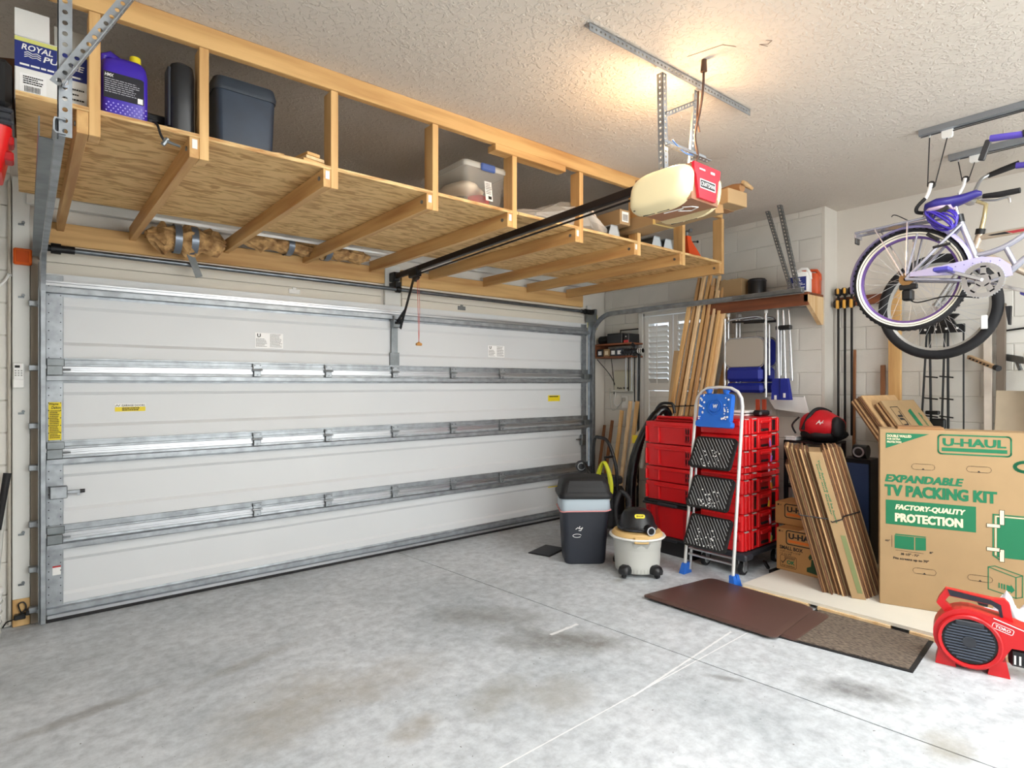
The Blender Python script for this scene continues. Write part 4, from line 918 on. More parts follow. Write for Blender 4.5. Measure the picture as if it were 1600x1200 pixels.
for i, (a, b_) in enumerate(LV):
    h = b_-a
    t = thing('tool_case', NM[i], 'tool case', (CX, CY, a), 0, 'red tool cases of the right stack')
    MB().loft([[(x, y, .0) for x, y in rrect(CW-.02, CD-.02, .02)], [(x, y, .008) for x, y in rrect(CW, CD, .025)], [(x, y, h-.008) for x, y in rrect(CW, CD, .025)], [(x, y, h) for x, y in rrect(CW-.02, CD-.02, .02)]]).build('case_body', REDP, t, 30)
    y = -CD/2
    # framed recesses on the side facing the room
    if h > .08:
        for k, (u, w_) in enumerate(((-.12, .055), (.035, .13), (.19, .055))):
            MB().bx(u-w_/2, u+w_/2, y-.003, y+.01, h*.16, h*.84, .002).build('recess', BLACKP if k != 1 else REDD, t)
        for u in (-.265, -.21, -.165, -.07, .12, .245): MB().bx(u-.014, u+.014, y-.016, y+.006, h*.06, h*.95, .005).build('pillar', REDP, t)
        MB().bx(-.04, .11, y-.018, y, h*.66, h*.86, .006).build('latch', REDP, t)
        MB().bx(-.02, .09, y-.012, y, h*.16, h*.32, .004).build('handle', BLACKP, t)
    else:
        MB().bx(-.07, .16, y-.03, y+.005, h*.15, h*.85, .006).build('latch', REDP, t)
        for u in (-.25, -.18, .24): MB().bx(u-.03, u+.03, y-.014, y+.006, h*.1, h*.9, .005).build('pillar', REDP, t)
    for u in (-.24, -.12, .20): MB().bx(u-.03, u+.03, y-.006, y+.03, h-.010, h-.001, .003).build('stack_cleat', GREYP if i < 9 else REDP, t)
    # front face toward the ladder
    MB().bx(-CW/2-.010, -CW/2+.01, y+.02, -y-.02, h*.55, h*.9, .005).build('front_lip', REDP, t)
    if TAGC[i]:
        zz = h*.35
        tg = MB().box((0, 0, 0), (.026, .003, .05), Matrix.Translation((.06+.02*(i % 3), y-.028, zz)) @ Matrix.Rotation(R(12*(-1)**i), 4, 'Y'), .001).build('key_tag', mat('key_tag_%d' % i, TAGC[i], .5), t)
        MB().tube([(.06+.02*(i % 3)+.008*math.cos(R(q)), y-.026, zz+.035+.012*math.sin(R(q))) for q in range(0, 360, 45)], .0015, 5, True).build('tag_ring', STEELB, t)
t = thing('case_dolly', 'black dolly on swivel casters under the right stack of tool cases', 'dolly', (CX, CY, 0), 0)
MB().bx(-.31, .33, -.21, .20, .13, .178, .012).build('deck', DGREYP, t); MB().bx(-.34, -.22, -.24, -.12, .125, .175, .012).build('corner_pad', DGREYP, t)
for x, y in ((-.26, -.17), (-.26, .16), (.28, -.16), (.28, .16)):
    c = MB().bx(x-.025, x+.025, y-.024, y-.018, .03, .13).bx(x-.025, x+.025, y+.018, y+.024, .03, .13).bx(x-.03, x+.03, y-.025, y+.025, .118, .131, .003).build('caster_fork', STEELB, t)
    MB().cyl((x, y-.016, .0505), (x, y+.016, .0505), .05, n=20).build('wheel', BLACKR, c, 40); MB().cyl((x, y-.018, .0505), (x, y+.018, .0505), .03, n=16).build('wheel_hub', GREYP, c, 40)
t = thing('furniture_dolly_frame', 'black low frame with bar on the floor beside the dolly', 'frame', (4.62, 2.30, 0), 0)
MB().bar((-.1, -.02, .02), (.35, -.05, .02), .03, .03, ch=.004).build('rail', BLACKM, t); MB().bar((-.05, .02, .03), (-.12, .02, .10), .02, .02).build('arm', BLACKM, t); MB().bar((-.1, -.05, .012), (.3, -.09, .012), .02, .02, ch=.003).build('rail', GALVD, t)

# ---------------------------------------------------------------- step ladder
t = thing('step_ladder', 'folded aluminium step ladder with three black treads and blue top tray', 'ladder', (4.02, 2.52, 0), 0)
LH = 1.475; LN = .17        # height, lean in x
WHT = mat('ladder_white', (228, 228, 226), .35, .3)
def lx(z): return LN*z/LH
hw = lambda z: .205-.005*z/LH
pth = [(lx(.02), hw(.02), .02), (lx(1.33), hw(1.33), 1.33)]+[(lx(z), y, z) for y, z in ((.19, 1.39), (.155, 1.44), (.10, 1.468), (0, 1.475), (-.10, 1.468), (-.155, 1.44), (-.19, 1.39))]+[(lx(1.33), -hw(1.33), 1.33), (lx(.02), -hw(.02), .02)]
MB().tube(pth, .0125, 10).build('front_frame', WHT, t, 50)
for s in (-1, 1): MB().tube([(lx(.03)+.045, s*(hw(0)-.02), .03), (lx(1.05)+.03, s*(hw(1.05)-.02), 1.05)], .011, 10).build('rear_leg', STEELB, t, 50)
for z in (.20, .155): MB().cyl((lx(z)+.02, -.19, z), (lx(z)+.02, .19, z), .009, n=10).build('cross_bar', STEELB, t, 40)
for s in (-1, 1):
    for dx in (0, .045): MB().loft([[(dx-.028, s*.215-.026, 0.001), (dx+.03, s*.215-.026, .001), (dx+.03, s*.215+.022, .001), (dx-.028, s*.215+.022, .001)], [(dx-.014, s*.203-.017, .085), (dx+.018, s*.203-.017, .085), (dx+.018, s*.203+.017, .085), (dx-.014, s*.203+.017, .085)]]).build('rubber_foot', BLUEP, t)
TREAD = mat('tread_black', (20, 21, 24), .5); GRIP = mat('grip_grey', (150, 152, 154), .6)
for z in (.36, .66, .965):
    w_ = hw(z)*2-.05; tl_ = R(20); M_ = Matrix.Translation((lx(z)-.035, 0, z)) @ Matrix.Rotation(R(28), 4, 'Y')
    tr_ = MB().loft([[(-.012, y, q) for y, q in rrect(w_, .26, .03)], [(.012, y, q) for y, q in rrect(w_, .26, .03)]], M=M_).build('tread', TREAD, t, 30)
    rb = MB()
    for k in range(-12, 13):
        c = k*.027; pts = []
        for q in (-.115, .115):
            pts.append((c+q*.75, q))
        (y0, z0), (y1, z1) = pts; lim = w_/2-.02
        def clip(ya, za, yb, zb):
            for s in (-1, 1):
                if s*ya > lim and s*yb > lim: return None
                if s*ya > lim: f = (lim*s-yb)/(ya-yb); ya, za = lim*s, zb+(za-zb)*f
                if s*yb > lim: f = (lim*s-ya)/(yb-ya); yb, zb = lim*s, za+(zb-za)*f
            return ya, za, yb, zb
        r_ = clip(y0, z0, y1, z1)
        if r_: rb.bar(M_ @ V((-.0135, r_[0], r_[1])), M_ @ V((-.0135, r_[2], r_[3])), .004, .0035, M_.to_3x3() @ V((-1, 0, 0)))
    rb.build('grip_ribs', GRIP, tr_, kind='stuff')
    rd = random.Random(int(z*100)); sp = MB()
    for k in range(26):
        y, q = rd.uniform(-.1, .08), rd.uniform(-.12, .02); r_ = rd.uniform(.002, .007)
        sp.cyl(M_ @ V((-.0125, y, q)), M_ @ V((-.0158, y, q)), r_, n=6)
    sp.build('paint_specks', PAPER, tr_, kind='stuff')
ty = MB(); M_ = Matrix.Translation((lx(1.30)-.03, 0, 1.31)) @ Matrix.Rotation(R(10), 4, 'Y')
tp = ty.loft([[(-.02, y, q) for y, q in rrect(.27, .22, .03, cy=0)], [(.02, y, q) for y, q in rrect(.28, .24, .035)]], M=M_).build('top_tray', BLUEP, t, 30)
MB().loft([[(-.030, y, q) for y, q in rrect(.30, .05, .018, cy=-.125)], [(.02, y, q) for y, q in rrect(.31, .05, .018, cy=-.125)]], M=M_).build('tray_lip', BLUEP, tp, 30)
MB().lathe([(.055, 0), (.062, .0), (.062, .006), (.055, .006)], 24, M_ @ frame((-.0205, 0, .01), (0, -1, 0), (0, 0, 1)), True).build('cup_ring', BLUEP, tp, 30)
MB().lathe([(.038, 0), (.042, .0), (.042, .008), (.038, .008)], 24, M_ @ frame((-.0205, 0, .01), (0, -1, 0), (0, 0, 1)), True).build('cup_ring', BLUEP, tp, 30)
for s in (-1, 1):
    MB().loft([[(-.026, y, q) for y, q in rrect(.022, .2, .008, cx=s*.125)], [(.0, y, q) for y, q in rrect(.026, .21, .008, cx=s*.125)]], M=M_).build('tray_rib', BLUEP, tp)
    MB().cyl(M_ @ V((0, s*.07, .115)), M_ @ V((0, s*.075, .145)), .018, .03, 12).build('tray_horn', BLUEP, tp, 40)
rd = random.Random(4); sp = MB()
for k in range(34):
    y, q = rd.choice((rd.uniform(-.13, -.07), rd.uniform(.09, .135))), rd.uniform(-.09, .1); r_ = rd.uniform(.003, .009); sp.cyl(M_ @ V((-.0265, y, q)), M_ @ V((-.0285, y, q)), r_, n=7)
sp.build('paint_specks', PAPER, tp, kind='stuff')
text('W', PAPER, tp, M_ @ frame((-.0215, 0, .01), (0, -1, 0), (0, 0, 1)), -.018, .022, -.012, .02, .02)

# ---------------------------------------------------------------- pressure washer, boom, lumber scraps
t = thing('pressure_washer', 'black pressure washer with coiled yellow green hose behind the trash can', 'pressure washer', (4.42, 3.90, 0), 0)
MB().bx(-.12, .14, -.16, .16, .10, .50, .04).build('body', BLACKP, t); MB().bx(-.13, .1, -.15, .15, .52, .60, .02).build('top_tray', DGREYP, t)
for s in (-1, 1): MB().cyl((.05, s*.15, .12), (.05, s*.2, .12), .12, n=22).build('wheel', BLACKR, t, 40)
MB().tube(spline([(0, -.15, .45), (-.02, -.15, .70), (-.03, -.06, .93), (-.03, .06, .97), (-.03, .12, .94), (-.02, .15, .70), (0, .15, .45)], 5), .017, 10).build('push_handle', BLACKP, t, 50)
HOSEY = mat('hose_yellow_green', (208, 212, 48), .45)
hc = MB()
for k in range(7):
    rd = random.Random(k); ry = .085+.012*k*.5; pts = [( -.17-.012*(k % 3), -.14+(ry+.02*math.sin(k))*math.sin(R(a))*(.35+.65*abs(math.sin(R(a/2)))), .57+.19*math.cos(R(a))) for a in range(0, 360, 15)]
    hc.tube(pts, .009, 8, True)
hc.build('coiled_hose', HOSEY, t, 60)
MB().tube([(-.16, -.14, .77), (-.17, -.14, .80), (-.05, -.14, .80)], .012, 8).build('hose_hook', BLACKP, t, 50)
MB().cyl((-.05, .28, .66), (-.02, .32, .66), .055, n=20).build('reel_disc', DGREYP, t, 40); MB().lathe([(.032, 0), (.04, 0), (.04, .01), (.032, .01)], 18, frame((-.055, .275, .66), (.7, -.7, 0), (0, 0, 1)), True).build('reel_ring', STEELB, t, 40)
MB().tube(spline([(-.02, .3, .7), (-.04, .24, .68), (-.05, .18, .62), (-.02, .13, .55)]), .018, 9).build('spray_gun', BLACKP, t, 50)
M_ = frame((-.1215, 0, .2), (0, -1, 0), (0, 0, 1)); decal('spec_label', PAPER, t, M_, [(-.10, .0), (-.02, .0), (-.02, .06), (-.10, .06)]); rows('small_print', INK, t, frame((-.123, 0, .2), (0, -1, 0), (0, 0, 1)), -.095, -.03, .005, .055, 4)
t = thing('vacuum_boom', 'tall black arched vacuum hose standing left of the red crates', 'hose', (4.50, 3.62, 0), world=True)
MB().tube(spline([(4.45, 3.60, .0), (4.46, 3.62, .5), (4.50, 3.58, .85), (4.58, 3.50, 1.10), (4.64, 3.44, 1.22), (4.70, 3.41, 1.26), (4.76, 3.40, 1.20)], 6), [.05]*12+[.046]*12+[.04]*13, 12).build('boom', mat('glossy_black', (16, 17, 20), .22), t, 60)
hp = spline([(4.62, 3.70, .5), (4.60, 3.72, .8), (4.64, 3.66, 1.0), (4.70, 3.58, 1.1)], 12)
MB().tube(hp, [.034 if i % 2 else .028 for i in range(len(hp))], 12).build('ribbed_sleeve', mat('ribbed_ivory', (196, 186, 160), .6), t, 60)
hp = spline([(4.40, 3.44, .72), (4.41, 3.41, .9), (4.46, 3.40, 1.05)], 14)
MB().tube(hp, [.026 if i % 2 else .021 for i in range(len(hp))], 10).build('ribbed_sleeve', mat('ribbed_grey', (150, 148, 140), .6), t, 60)
MB().tube(spline([(4.70, 3.62, 1.0), (4.74, 3.58, 1.17), (4.76, 3.50, 1.30), (4.77, 3.40, 1.315), (4.77, 3.36, 1.30), (4.77, 3.34, 1.22)], 5), .014, 9).build('handle', BLACKP, t, 50)
MB().bx(4.58, 4.60, 3.63, 3.70, .92, 1.0, .004).build('yellow_tag', YELS, t)
SC = (( 5.22, 4.62, 1.02, BROWNZ, .03), (5.24, 4.52, 1.08, BROWNZ, .035), (5.25, 4.42, 1.05, BROWNZ, .02), (5.22, 4.36, 1.20, OAKZ, .045), (5.26, 4.27, 1.26, PALEZ, .035), (5.2, 4.22, 1.31, PALEZ, .04), (5.22, 4.14, 1.31, OAKZ, .045))
SL = ('dark short stick at the left of the corner wood scraps', 'dark squared stick in the corner wood scraps', 'thin dark stick in the corner wood scraps', 'tan slanted lath in the corner wood scraps', 'pale tall lath in the corner wood scraps', 'pale upright lath in the corner wood scraps', 'rightmost tan plank of the corner wood scraps')
for (x, y, h, m, w_), l in zip(SC, SL):
    t = thing('wood_scrap', l, 'wood scrap', (x-.1, y+.12, 0), world=True, group='wood scraps in the corner')
    MB().bar((x-.08, y+.12*h/1.2, .002), (x, y, h), w_, .022, (1, 0, 0), .002).build('stick', m, t)

# ---------------------------------------------------------------- cartons on the platform
LOGOO = mat('orange_print', (222, 116, 40), .7)
def uhaul_logo(parent, M, x0, x1, y0, y1, col, bar):
    w_, h = x1-x0, y1-y0; cx, cy = (x0+x1)/2, (y0+y1)/2
    o = rrect(w_, h, h*.16, 4, cx, cy); strokes('logo_frame', col, parent, M, [o+[o[0]]], h*.075)
    text('U-HAUL', col, parent, M, x0+w_*.07, x1-w_*.07, y0+h*.42, y1-h*.17, .055)
    decal('logo_bar', bar, parent, M, [(x0+w_*.05, y0+h*.14), (x1-w_*.05, y0+h*.14), (x1-w_*.05, y0+h*.33), (x0+w_*.05, y0+h*.33)])
def small_box(label, x, y, z, w_, d, h, full, rz=0):
    t = thing('moving_box', label, 'carton', (x, y, z), rz)
    MB().bx(0, d, -w_, 0, 0, h, .004).build('carton_body', mat('carton_brown', (188, 140, 84), .75, var=.08, scale=4), t)
    MB().bx(.0, d, -w_/2-.03, -w_/2+.03, h-.001, h+.0008).build('tape', mat('tape_tan', (206, 176, 130), .35), t)
    M = frame((-.0006, 0, 0), (0, -1, 0), (0, 0, 1))
    uhaul_logo(t, M, .08, .35, h-.115, h-.01, INK, LOGOO)
    decal('print_square', INK, t, M, [(.02, h-.028), (.034, h-.028), (.034, h-.014), (.02, h-.014)]); text('H', INK, t, M, .04, .054, h-.03, h-.014, .0, .2)
    if full:
        text('SMALL BOX', INK, t, M, .028, .205, h-.16, h-.132, .04); text('16 3/8" x 12 5/8" x 12 5/8"', INK, t, M, .03, .19, h-.182, h-.168, .01); text('1.5 CU FT', INK, t, M, .03, .12, h-.203, h-.188, .02)
        o = rrect(.125, .09, .012, 3, .095, .072); strokes('stamp_frame', INK, t, M, [o+[o[0]]], .003)
        text('OK', GREEN, t, M, .085, .145, .055, .085, .05); strokes('tick', INK, t, M, [[(.042, .07), (.052, .058), (.075, .09)]], .006); rows('small_print', INK, t, M, .065, .15, .092, .112, 2, .5); text('FOR SHIPPING', INK, t, M, .045, .145, .033, .045, .02)
        GP = mat('dark_green_print', (40, 70, 40), .7)
        decal('plant_pot', GP, t, M, [(.235, .03), (.33, .02), (.34, .06), (.325, .06), (.33, .12), (.27, .13), (.265, .075), (.235, .06)])
        for u, v in ((.262, .17), (.305, .165), (.335, .15)): decal('leaf', GP, t, M, [(u, v), (u-.016, v-.03), (u-.004, v-.05), (u+.014, v-.03)])
    return t
small_box('small brown moving carton with orange logo bar on the white platform', 4.568, 2.255, PT, .41, .33, .325, True)
small_box('brown moving carton set back on top of the front small carton', 4.70, 2.33, .373, .41, .27, .175, False)
# tall TV carton
t = thing('tv_carton', 'tall kraft television carton with green lettering on the white platform', 'carton', (4.37, 1.46, PT), math.atan2(-.937, .35))
# local x runs along the printed face, local y points to the back of the carton... face at y = 0
MB().bx(0, 1.06, 0, .21, 0, 1.158, .004).build('carton_body', KRAFT, t)
MB().bx(.1, .35, .02, .19, 1.155, 1.175, .003).build('top_flap', KRAFT2, t)
M = frame((0, -.0006, -PT), (1, 0, 0), (0, 0, 1))
uhaul_logo(t, M, .317, .677, 1.058, 1.177, GREEN, GREEN)
decal('corner_flash', GREEN, t, M, [(.035, 1.178), (.27, 1.178), (.035, 1.077)])
text('DOUBLE WALLED', CREAM, t, M, .042, .175, 1.151, 1.168, .03, lift=.0018); text('FOR EXTRA', CREAM, t, M, .042, .115, 1.133, 1.145, .03, lift=.0018); text('PROTECTION', CREAM, t, M, .042, .12, 1.113, 1.126, .03, lift=.0018)
text('EXPANDABLE', GREEN, t, M, .033, .444, .858, .905, .075, .22); text('TV PACKING KIT', GREEN, t, M, .031, .607, .767, .838, .085)
decal('banner', GREEN, t, M, [(.035, .578), (.508, .578), (.508, .738), (.035, .738)])
text('FACTORY-QUALITY', CREAM, t, M, .088, .455, .674, .712, .07, .22, lift=.0018); text('PROTECTION', CREAM, t, M, .088, .441, .600, .654, .075, lift=.0018)
for cx, cy in ((.238, .966), (.522, .970), (.245, .294), (.528, .296)):
    o = rrect(.122, .036, .018, 6, cx, cy); strokes('hand_hole', INK, t, M, [[o[k], o[(k+1) % len(o)]] for k in range(len(o)) if k % 2 == 0 or abs(o[k][0]-o[(k+1) % len(o)][0]) > .03], .0022)
    decal('hand_hole_dot', INK, t, M, [(cx-.009, cy-.018), (cx+.009, cy-.018), (cx, cy-.008)])
decal('carton_icon', GREEN, t, M, [(.084, .424), (.19, .424), (.19, .508), (.084, .508)]); decal('carton_icon', GREEN, t, M, [(.196, .424), (.253, .43), (.253, .51), (.196, .508)])
decal('carton_icon', GREEN, t, M, [(.084, .511), (.25, .513), (.255, .519), (.09, .519)])
text('40"', INK, t, M, .03, .058, .462, .474, .03); text('8"', INK, t, M, .272, .29, .414, .426, .03); text('38 1/2" - 72"', INK, t, M, .118, .216, .384, .398, .03); text('Fits screens up to 70"', INK, t, M, .077, .268, .348, .368, .03)
strokes('dimension_line', INK, t, M, [[(.069, .43), (.069, .505)], [(.09, .412), (.24, .408)]], .002)
decal('screen_icon', GREEN, t, M, [(.61, .44), (1.0, .44), (1.0, .685), (.61, .685)])
o = [(.592, .45), (.592, .70), (1.02, .70)]; strokes('screen_outline', GREEN, t, M, [o, [(.592, .45), (.63, .42)]], .008); strokes('screen_outline', CREAM, t, M, [[(.604, .455), (.604, .69), (1.0, .69)]], .005, .0016)
for x, y in ((.615, .62), (.615, .475)):
    decal('corner_block', CREAM, t, M, [(x-.055, y), (x+.01, y), (x+.01, y+.022), (x-.055, y+.022)], .0019); strokes('corner_block_outline', INK, t, M, [[(x-.055, y), (x+.01, y), (x+.01, y+.022), (x-.055, y+.022), (x-.055, y)]], .0025, .0022)
for a, b_ in ((.64, .73), (.415, .49)):
    decal('corner_block', CREAM, t, M, [(.622, a), (.645, a), (.645, b_), (.622, b_)], .0019); strokes('corner_block_outline', INK, t, M, [[(.622, a), (.645, a), (.645, b_), (.622, b_), (.622, a)]], .0025, .0022)
strokes('small_carton_outline', GREEN, t, M, [[(.568, .24), (.568, .375), (.70, .33), (.70, .205), (.568, .24)], [(.568, .375), (.60, .385), (.73, .345), (.70, .33)], [(.73, .345), (.73, .215), (.70, .205)]], .005)
for k in range(3): decal('arrow_bar', GREEN, t, M, [(.617+k*.012, .255-k*.003), (.617+k*.012+.006+k*.001, .253-k*.003), (.617+k*.012+.006+k*.001, .285-k*.003), (.617+k*.012, .287-k*.003)])
decal('arrow_head', GREEN, t, M, [(.655, .243), (.675, .238), (.675, .228), (.695, .252), (.675, .285), (.675, .273), (.655, .28)])
strokes('turn_arrow', GREEN, t, M, [[(.75+.055*math.cos(R(a)), 1.0+.03*math.sin(R(a))) for a in range(100, 280, 15)]], .018)

KGAP = mat('cardboard_gap_shade', (112, 76, 50), .85, var=.2, scale=20)  # dark colour on alternate sheets stands in for shaded gaps between them
# flattened carton bundle 1: leaning sheets strapped together
t = thing('flattened_carton_bundle', 'upright strapped bundle of flattened cartons leaning beside the tall carton', 'cardboard bundle', (4.365, 1.60, PT), R(-66))
# local x: across the bundle (to the camera's right), local y: depth, leaning toward -x at the top
Ml = Matrix(((1, 0, -.268, 0), (0, 1, 0, 0), (0, 0, 1, 0), (0, 0, 0, 1)))   # leaning, each sheet's foot flat on the board
rd = random.Random(5); x = -.205; KMB = []
for k in range(13):
    w_ = .0135; dy = rd.uniform(-.02, .02); top = 1.0+rd.uniform(-.012, .012) if k > 1 else .88
    MB().bx(x, x+w_-.002, .0+dy, .33+dy, 0.0, top, .001, Ml).build('carton_sheet', (KEDGE, KRAFT2, KRAFT)[k % 3] if k % 2 else KGAP, t); x += w_
px = x
p = MB().bx(x, x+.085, -.035, .34, 0.0, .98, .003, Ml).build('printed_carton', KRAFT, t); x += .087
Mp = Ml @ frame((px, -.0358, 0), (1, 0, 0), (0, 0, 1))
text('Your furniture will be home', GREEN, p, Mp @ Matrix.Rotation(R(-90), 4, 'Z'), -.93, -.50, .040, .054, .02); text('today and forever', GREEN, p, Mp @ Matrix.Rotation(R(-90), 4, 'Z'), -.90, -.55, .022, .036, .02)
decal('green_stripe', mat('faded_green_print', (120, 128, 84), .7), p, Mp, [(.045, .04), (.075, .04), (.075, .42), (.045, .42)])
for k in range(9):
    w_ = .0135; dy = .0+k*.022+rd.uniform(-.005, .005)
    MB().bx(x, x+w_-.002, dy, .36+dy*.4, 0.0, 1.0+rd.uniform(-.01, .01), .001, Ml).build('carton_sheet', (KEDGE, KRAFT2, KRAFT)[k % 3] if k % 2 else KGAP, t); x += w_
MB().bx(x, x+.012, .22, .46, 0, .98, .001, Ml).build('carton_sheet', KRAFT, t)
MB().tube([Ml @ V(q) for q in ((-.21, .3, .52), (-.21, -.015, .53), (px, -.02, .52), (px+.02, -.04, .505), (px+.085, -.04, .53), (px+.1, -.005, .545), (x, .18, .55), (x+.01, .4, .55))], .0045, 6).build('strap', BLACKP, t)
# the rotated base corner dips; a wedge of cardboard it rests on
# flattened carton bundle 2
t = thing('flattened_carton_bundle', 'steeply leaning stack of flattened cartons behind the tall carton', 'cardboard bundle', (4.835, .95, PT), R(-8))
# sheet direction in (y, z) and its normal
sd, nn = V((0, .575, .818)), V((0, -.818, .575)); off = 0
for k in range(13):
    w_ = .0125; L_ = 1.60 if k < 8 else 1.50; s0 = 0.02+k*.009
    if k == 8: off += .014
    sh_ = rd.uniform(-.012, .012)+(.0 if k < 8 else .05)
    c = sd*(s0+(L_-s0)/2)+nn*(off+w_/2)
    Mx = Matrix(((1, 0, 0, sh_+.25), (0, sd.y, nn.y, c.y), (0, sd.z, nn.z, c.z), (0, 0, 0, 1)))
    o = MB().box((0, 0, 0), (.50, L_-s0, w_-.002), Mx, .001).build('carton_sheet', (KEDGE if k % 2 else KGAP) if k < 12 else KRAFT, t); off += w_
    last = (Mx, L_, s0, w_)
Mx, L_, s0, w_ = last; T_ = Mx @ frame((0, 0, w_/2-.0005), (0, 1, 0), (-1, 0, 0))
e = (L_-s0)/2
decal('green_print', GREEN, t, T_, [(e-.52, -.04), (e-.10, -.03), (e-.08, -.09), (e-.52, -.10)]); text('U-HAUL', INK, t, T_, e-.5, e-.1, .10, .17, .04)
strokes('print_frame', INK, t, T_, [[(e-.55, .08), (e-.06, .08), (e-.06, .19), (e-.55, .19), (e-.55, .08)]], .006); text('moving and storage', GREEN, t, T_, e-.45, e-.12, -.19, -.15, .02)
MB().tube([Mx @ V((-.315, .35, -.15)), Mx @ V((-.315, .37, .012)), Mx @ V((.3, .37, .012))], .004, 6).build('strap', BLACKP, t)
# ---------------------------------------------------------------- leaf blower and rag
t = thing('leaf_blower', 'red corded leaf blower lying on the floor at the right', 'leaf blower', (3.86, .865, 0), R(-76))
# local x: to the right along the blower, local -y faces the camera
BR = mat('blower_red', (200, 24, 30), .36)
sp_ = [(.155*math.cos(R(a)), .165+.155*math.sin(R(a))) for a in range(90, 345, 12)]
sp_ += [(.17, .16), (.30, .165), (.30, .245), (.12, .30)]
MB().prism(sp_, 'y', -.055, .07).build('housing', BR, t)
MB().lathe([(.118, 0), (.132, .0), (.138, .012), (.132, .018), (.118, .014)], 32, frame((.0, -.056, .155), (1, 0, 0), (0, 0, 1)), True).build('guard_ring', BR, t, 40)
gr = MB().lathe([(0, 0), (.115, 0), (.115, .008), (0, .008)], 28, frame((0, -.056, .155), (1, 0, 0), (0, 0, 1))).build('intake_grille', mat('grille_dark', (14, 15, 18), .5), t, 40)
gb = MB()
for k in range(-6, 7):
    z = k*.015; hw_ = math.sqrt(max(0, .105**2-z*z)); gb.bx(-hw_, hw_, -.070, -.064, .155+z-.004, .155+z+.004)
gb.build('grille_bars', mat('grille_slate', (72, 80, 94), .4), gr); MB().cyl((0, -.056, .155), (0, -.074, .155), .03, n=14).build('grille_hub', DGREYP, gr, 40); MB().bx(-.06, .06, -.074, -.066, .235, .262, .004).build('grille_cap', DGREYP, gr)
hp = [(-.10, .27), (-.14, .315), (-.13, .345), (-.10, .40), (.10, .385), (.145, .39), (.165, .37), (.18, .27), (.14, .28), (.12, .345), (.09, .352), (-.085, .362), (-.105, .33), (-.06, .29)]
MB().prism(hp, 'y', -.018, .022).build('handle', BR, t)
MB().prism([(-.092, .398), (-.08, .366), (.09, .355), (.118, .335), (.128, .29), (.138, .30), (.13, .36), (.09, .378)], 'y', -.022, .026).build('handle_grip', mat('grip_navy', (34, 34, 46), .45), t)
MB().prism([(.03, .358), (.08, .354), (.075, .335), (.04, .34)], 'y', -.012, .016).build('trigger', BLACKP, t)
for x in (-.10, .12): MB().prism([(x-.03, .08), (x+.03, .08), (x+.045, .001), (x-.045, .001)], 'y', -.05, .06).build('foot', BR, t)
M_ = frame((0, -.0555, 0), (1, 0, 0), (0, 0, 1)); o = rrect(.105, .036, .008, 3, .08, .275)
Mq = frame((0, -.0558, 0), (1, 0, 0), (0, 0, 1)) @ Matrix.Translation((.135, .252, 0)) @ Matrix.Rotation(R(-17), 4, 'Z')
o = rrect(.085, .028, .007, 3); strokes('badge_frame', PAPER, t, Mq, [o+[o[0]]], .003); text('TORO', PAPER, t, Mq, -.032, .032, -.007, .007, .03)
strokes('white_stripe', PAPER, t, M_, [[(.10, .297), (.29, .238)]], .005, .0016); decal('white_flash', PAPER, t, M_, [(.235, .19), (.285, .185), (.285, .197), (.235, .202)])
MB().cyl((.29, .01, .205), (.62, .03, .16), .043, .04, 18).build('blow_tube', DGREYP, t, 40); MB().bx(.16, .28, -.03, .06, .06, .155, .015).build('motor_vent', BLACKP, t)
mv = MB()
for k in range(5): mv.bx(.18+k*.02, .188+k*.02, -.0325, -.03, .075, .12)
mv.build('vent_slots', PAPER, t)
MB().prism([(-.125, .17), (-.105, .16), (-.125, .15)], 'y', -.0565, -.055).build('white_arrow', PAPER, t)
t = thing('rag', 'crumpled white cloth rag behind the leaf blower', 'rag', (4.32, .76, PT), 0)
b = MB(); n = 18; rd = random.Random(2); ht = [[0]*n for _ in range(n)]
for i in range(n):
    for j in range(n):
        u, v = i/(n-1)-.5, j/(n-1)-.5; e_ = max(0, 1-4*(u*u+v*v)); ht[i][j] = .012+e_*(.16+.05*math.sin(9*u+4*v)+.05*math.sin(21*v-9*u)+.035*math.sin(33*u+12*v))
b.add([((i/(n-1)-.5)*.36, (j/(n-1)-.5)*.42, max(.004, ht[i][j])) for i in range(n) for j in range(n)]+[((i/(n-1)-.5)*.36, (j/(n-1)-.5)*.42, .001) for i in range(n) for j in range(n)], [(i*n+j, i*n+j+1, (i+1)*n+j+1, (i+1)*n+j) for i in range(n-1) for j in range(n-1)]+[(n*n+i*n+j, n*n+(i+1)*n+j, n*n+(i+1)*n+j+1, n*n+i*n+j+1) for i in range(n-1) for j in range(n-1)])
b.build('cloth', mat('white_rag', (232, 228, 236), .85), t, 60)
MB().tube([(-.16, -.1, .02), (-.05, 0, .2), (.1, .12, .08)], [.008, .02, .008], 8).build('fold', mat('white_rag', (232, 228, 236), .85), t, 60)
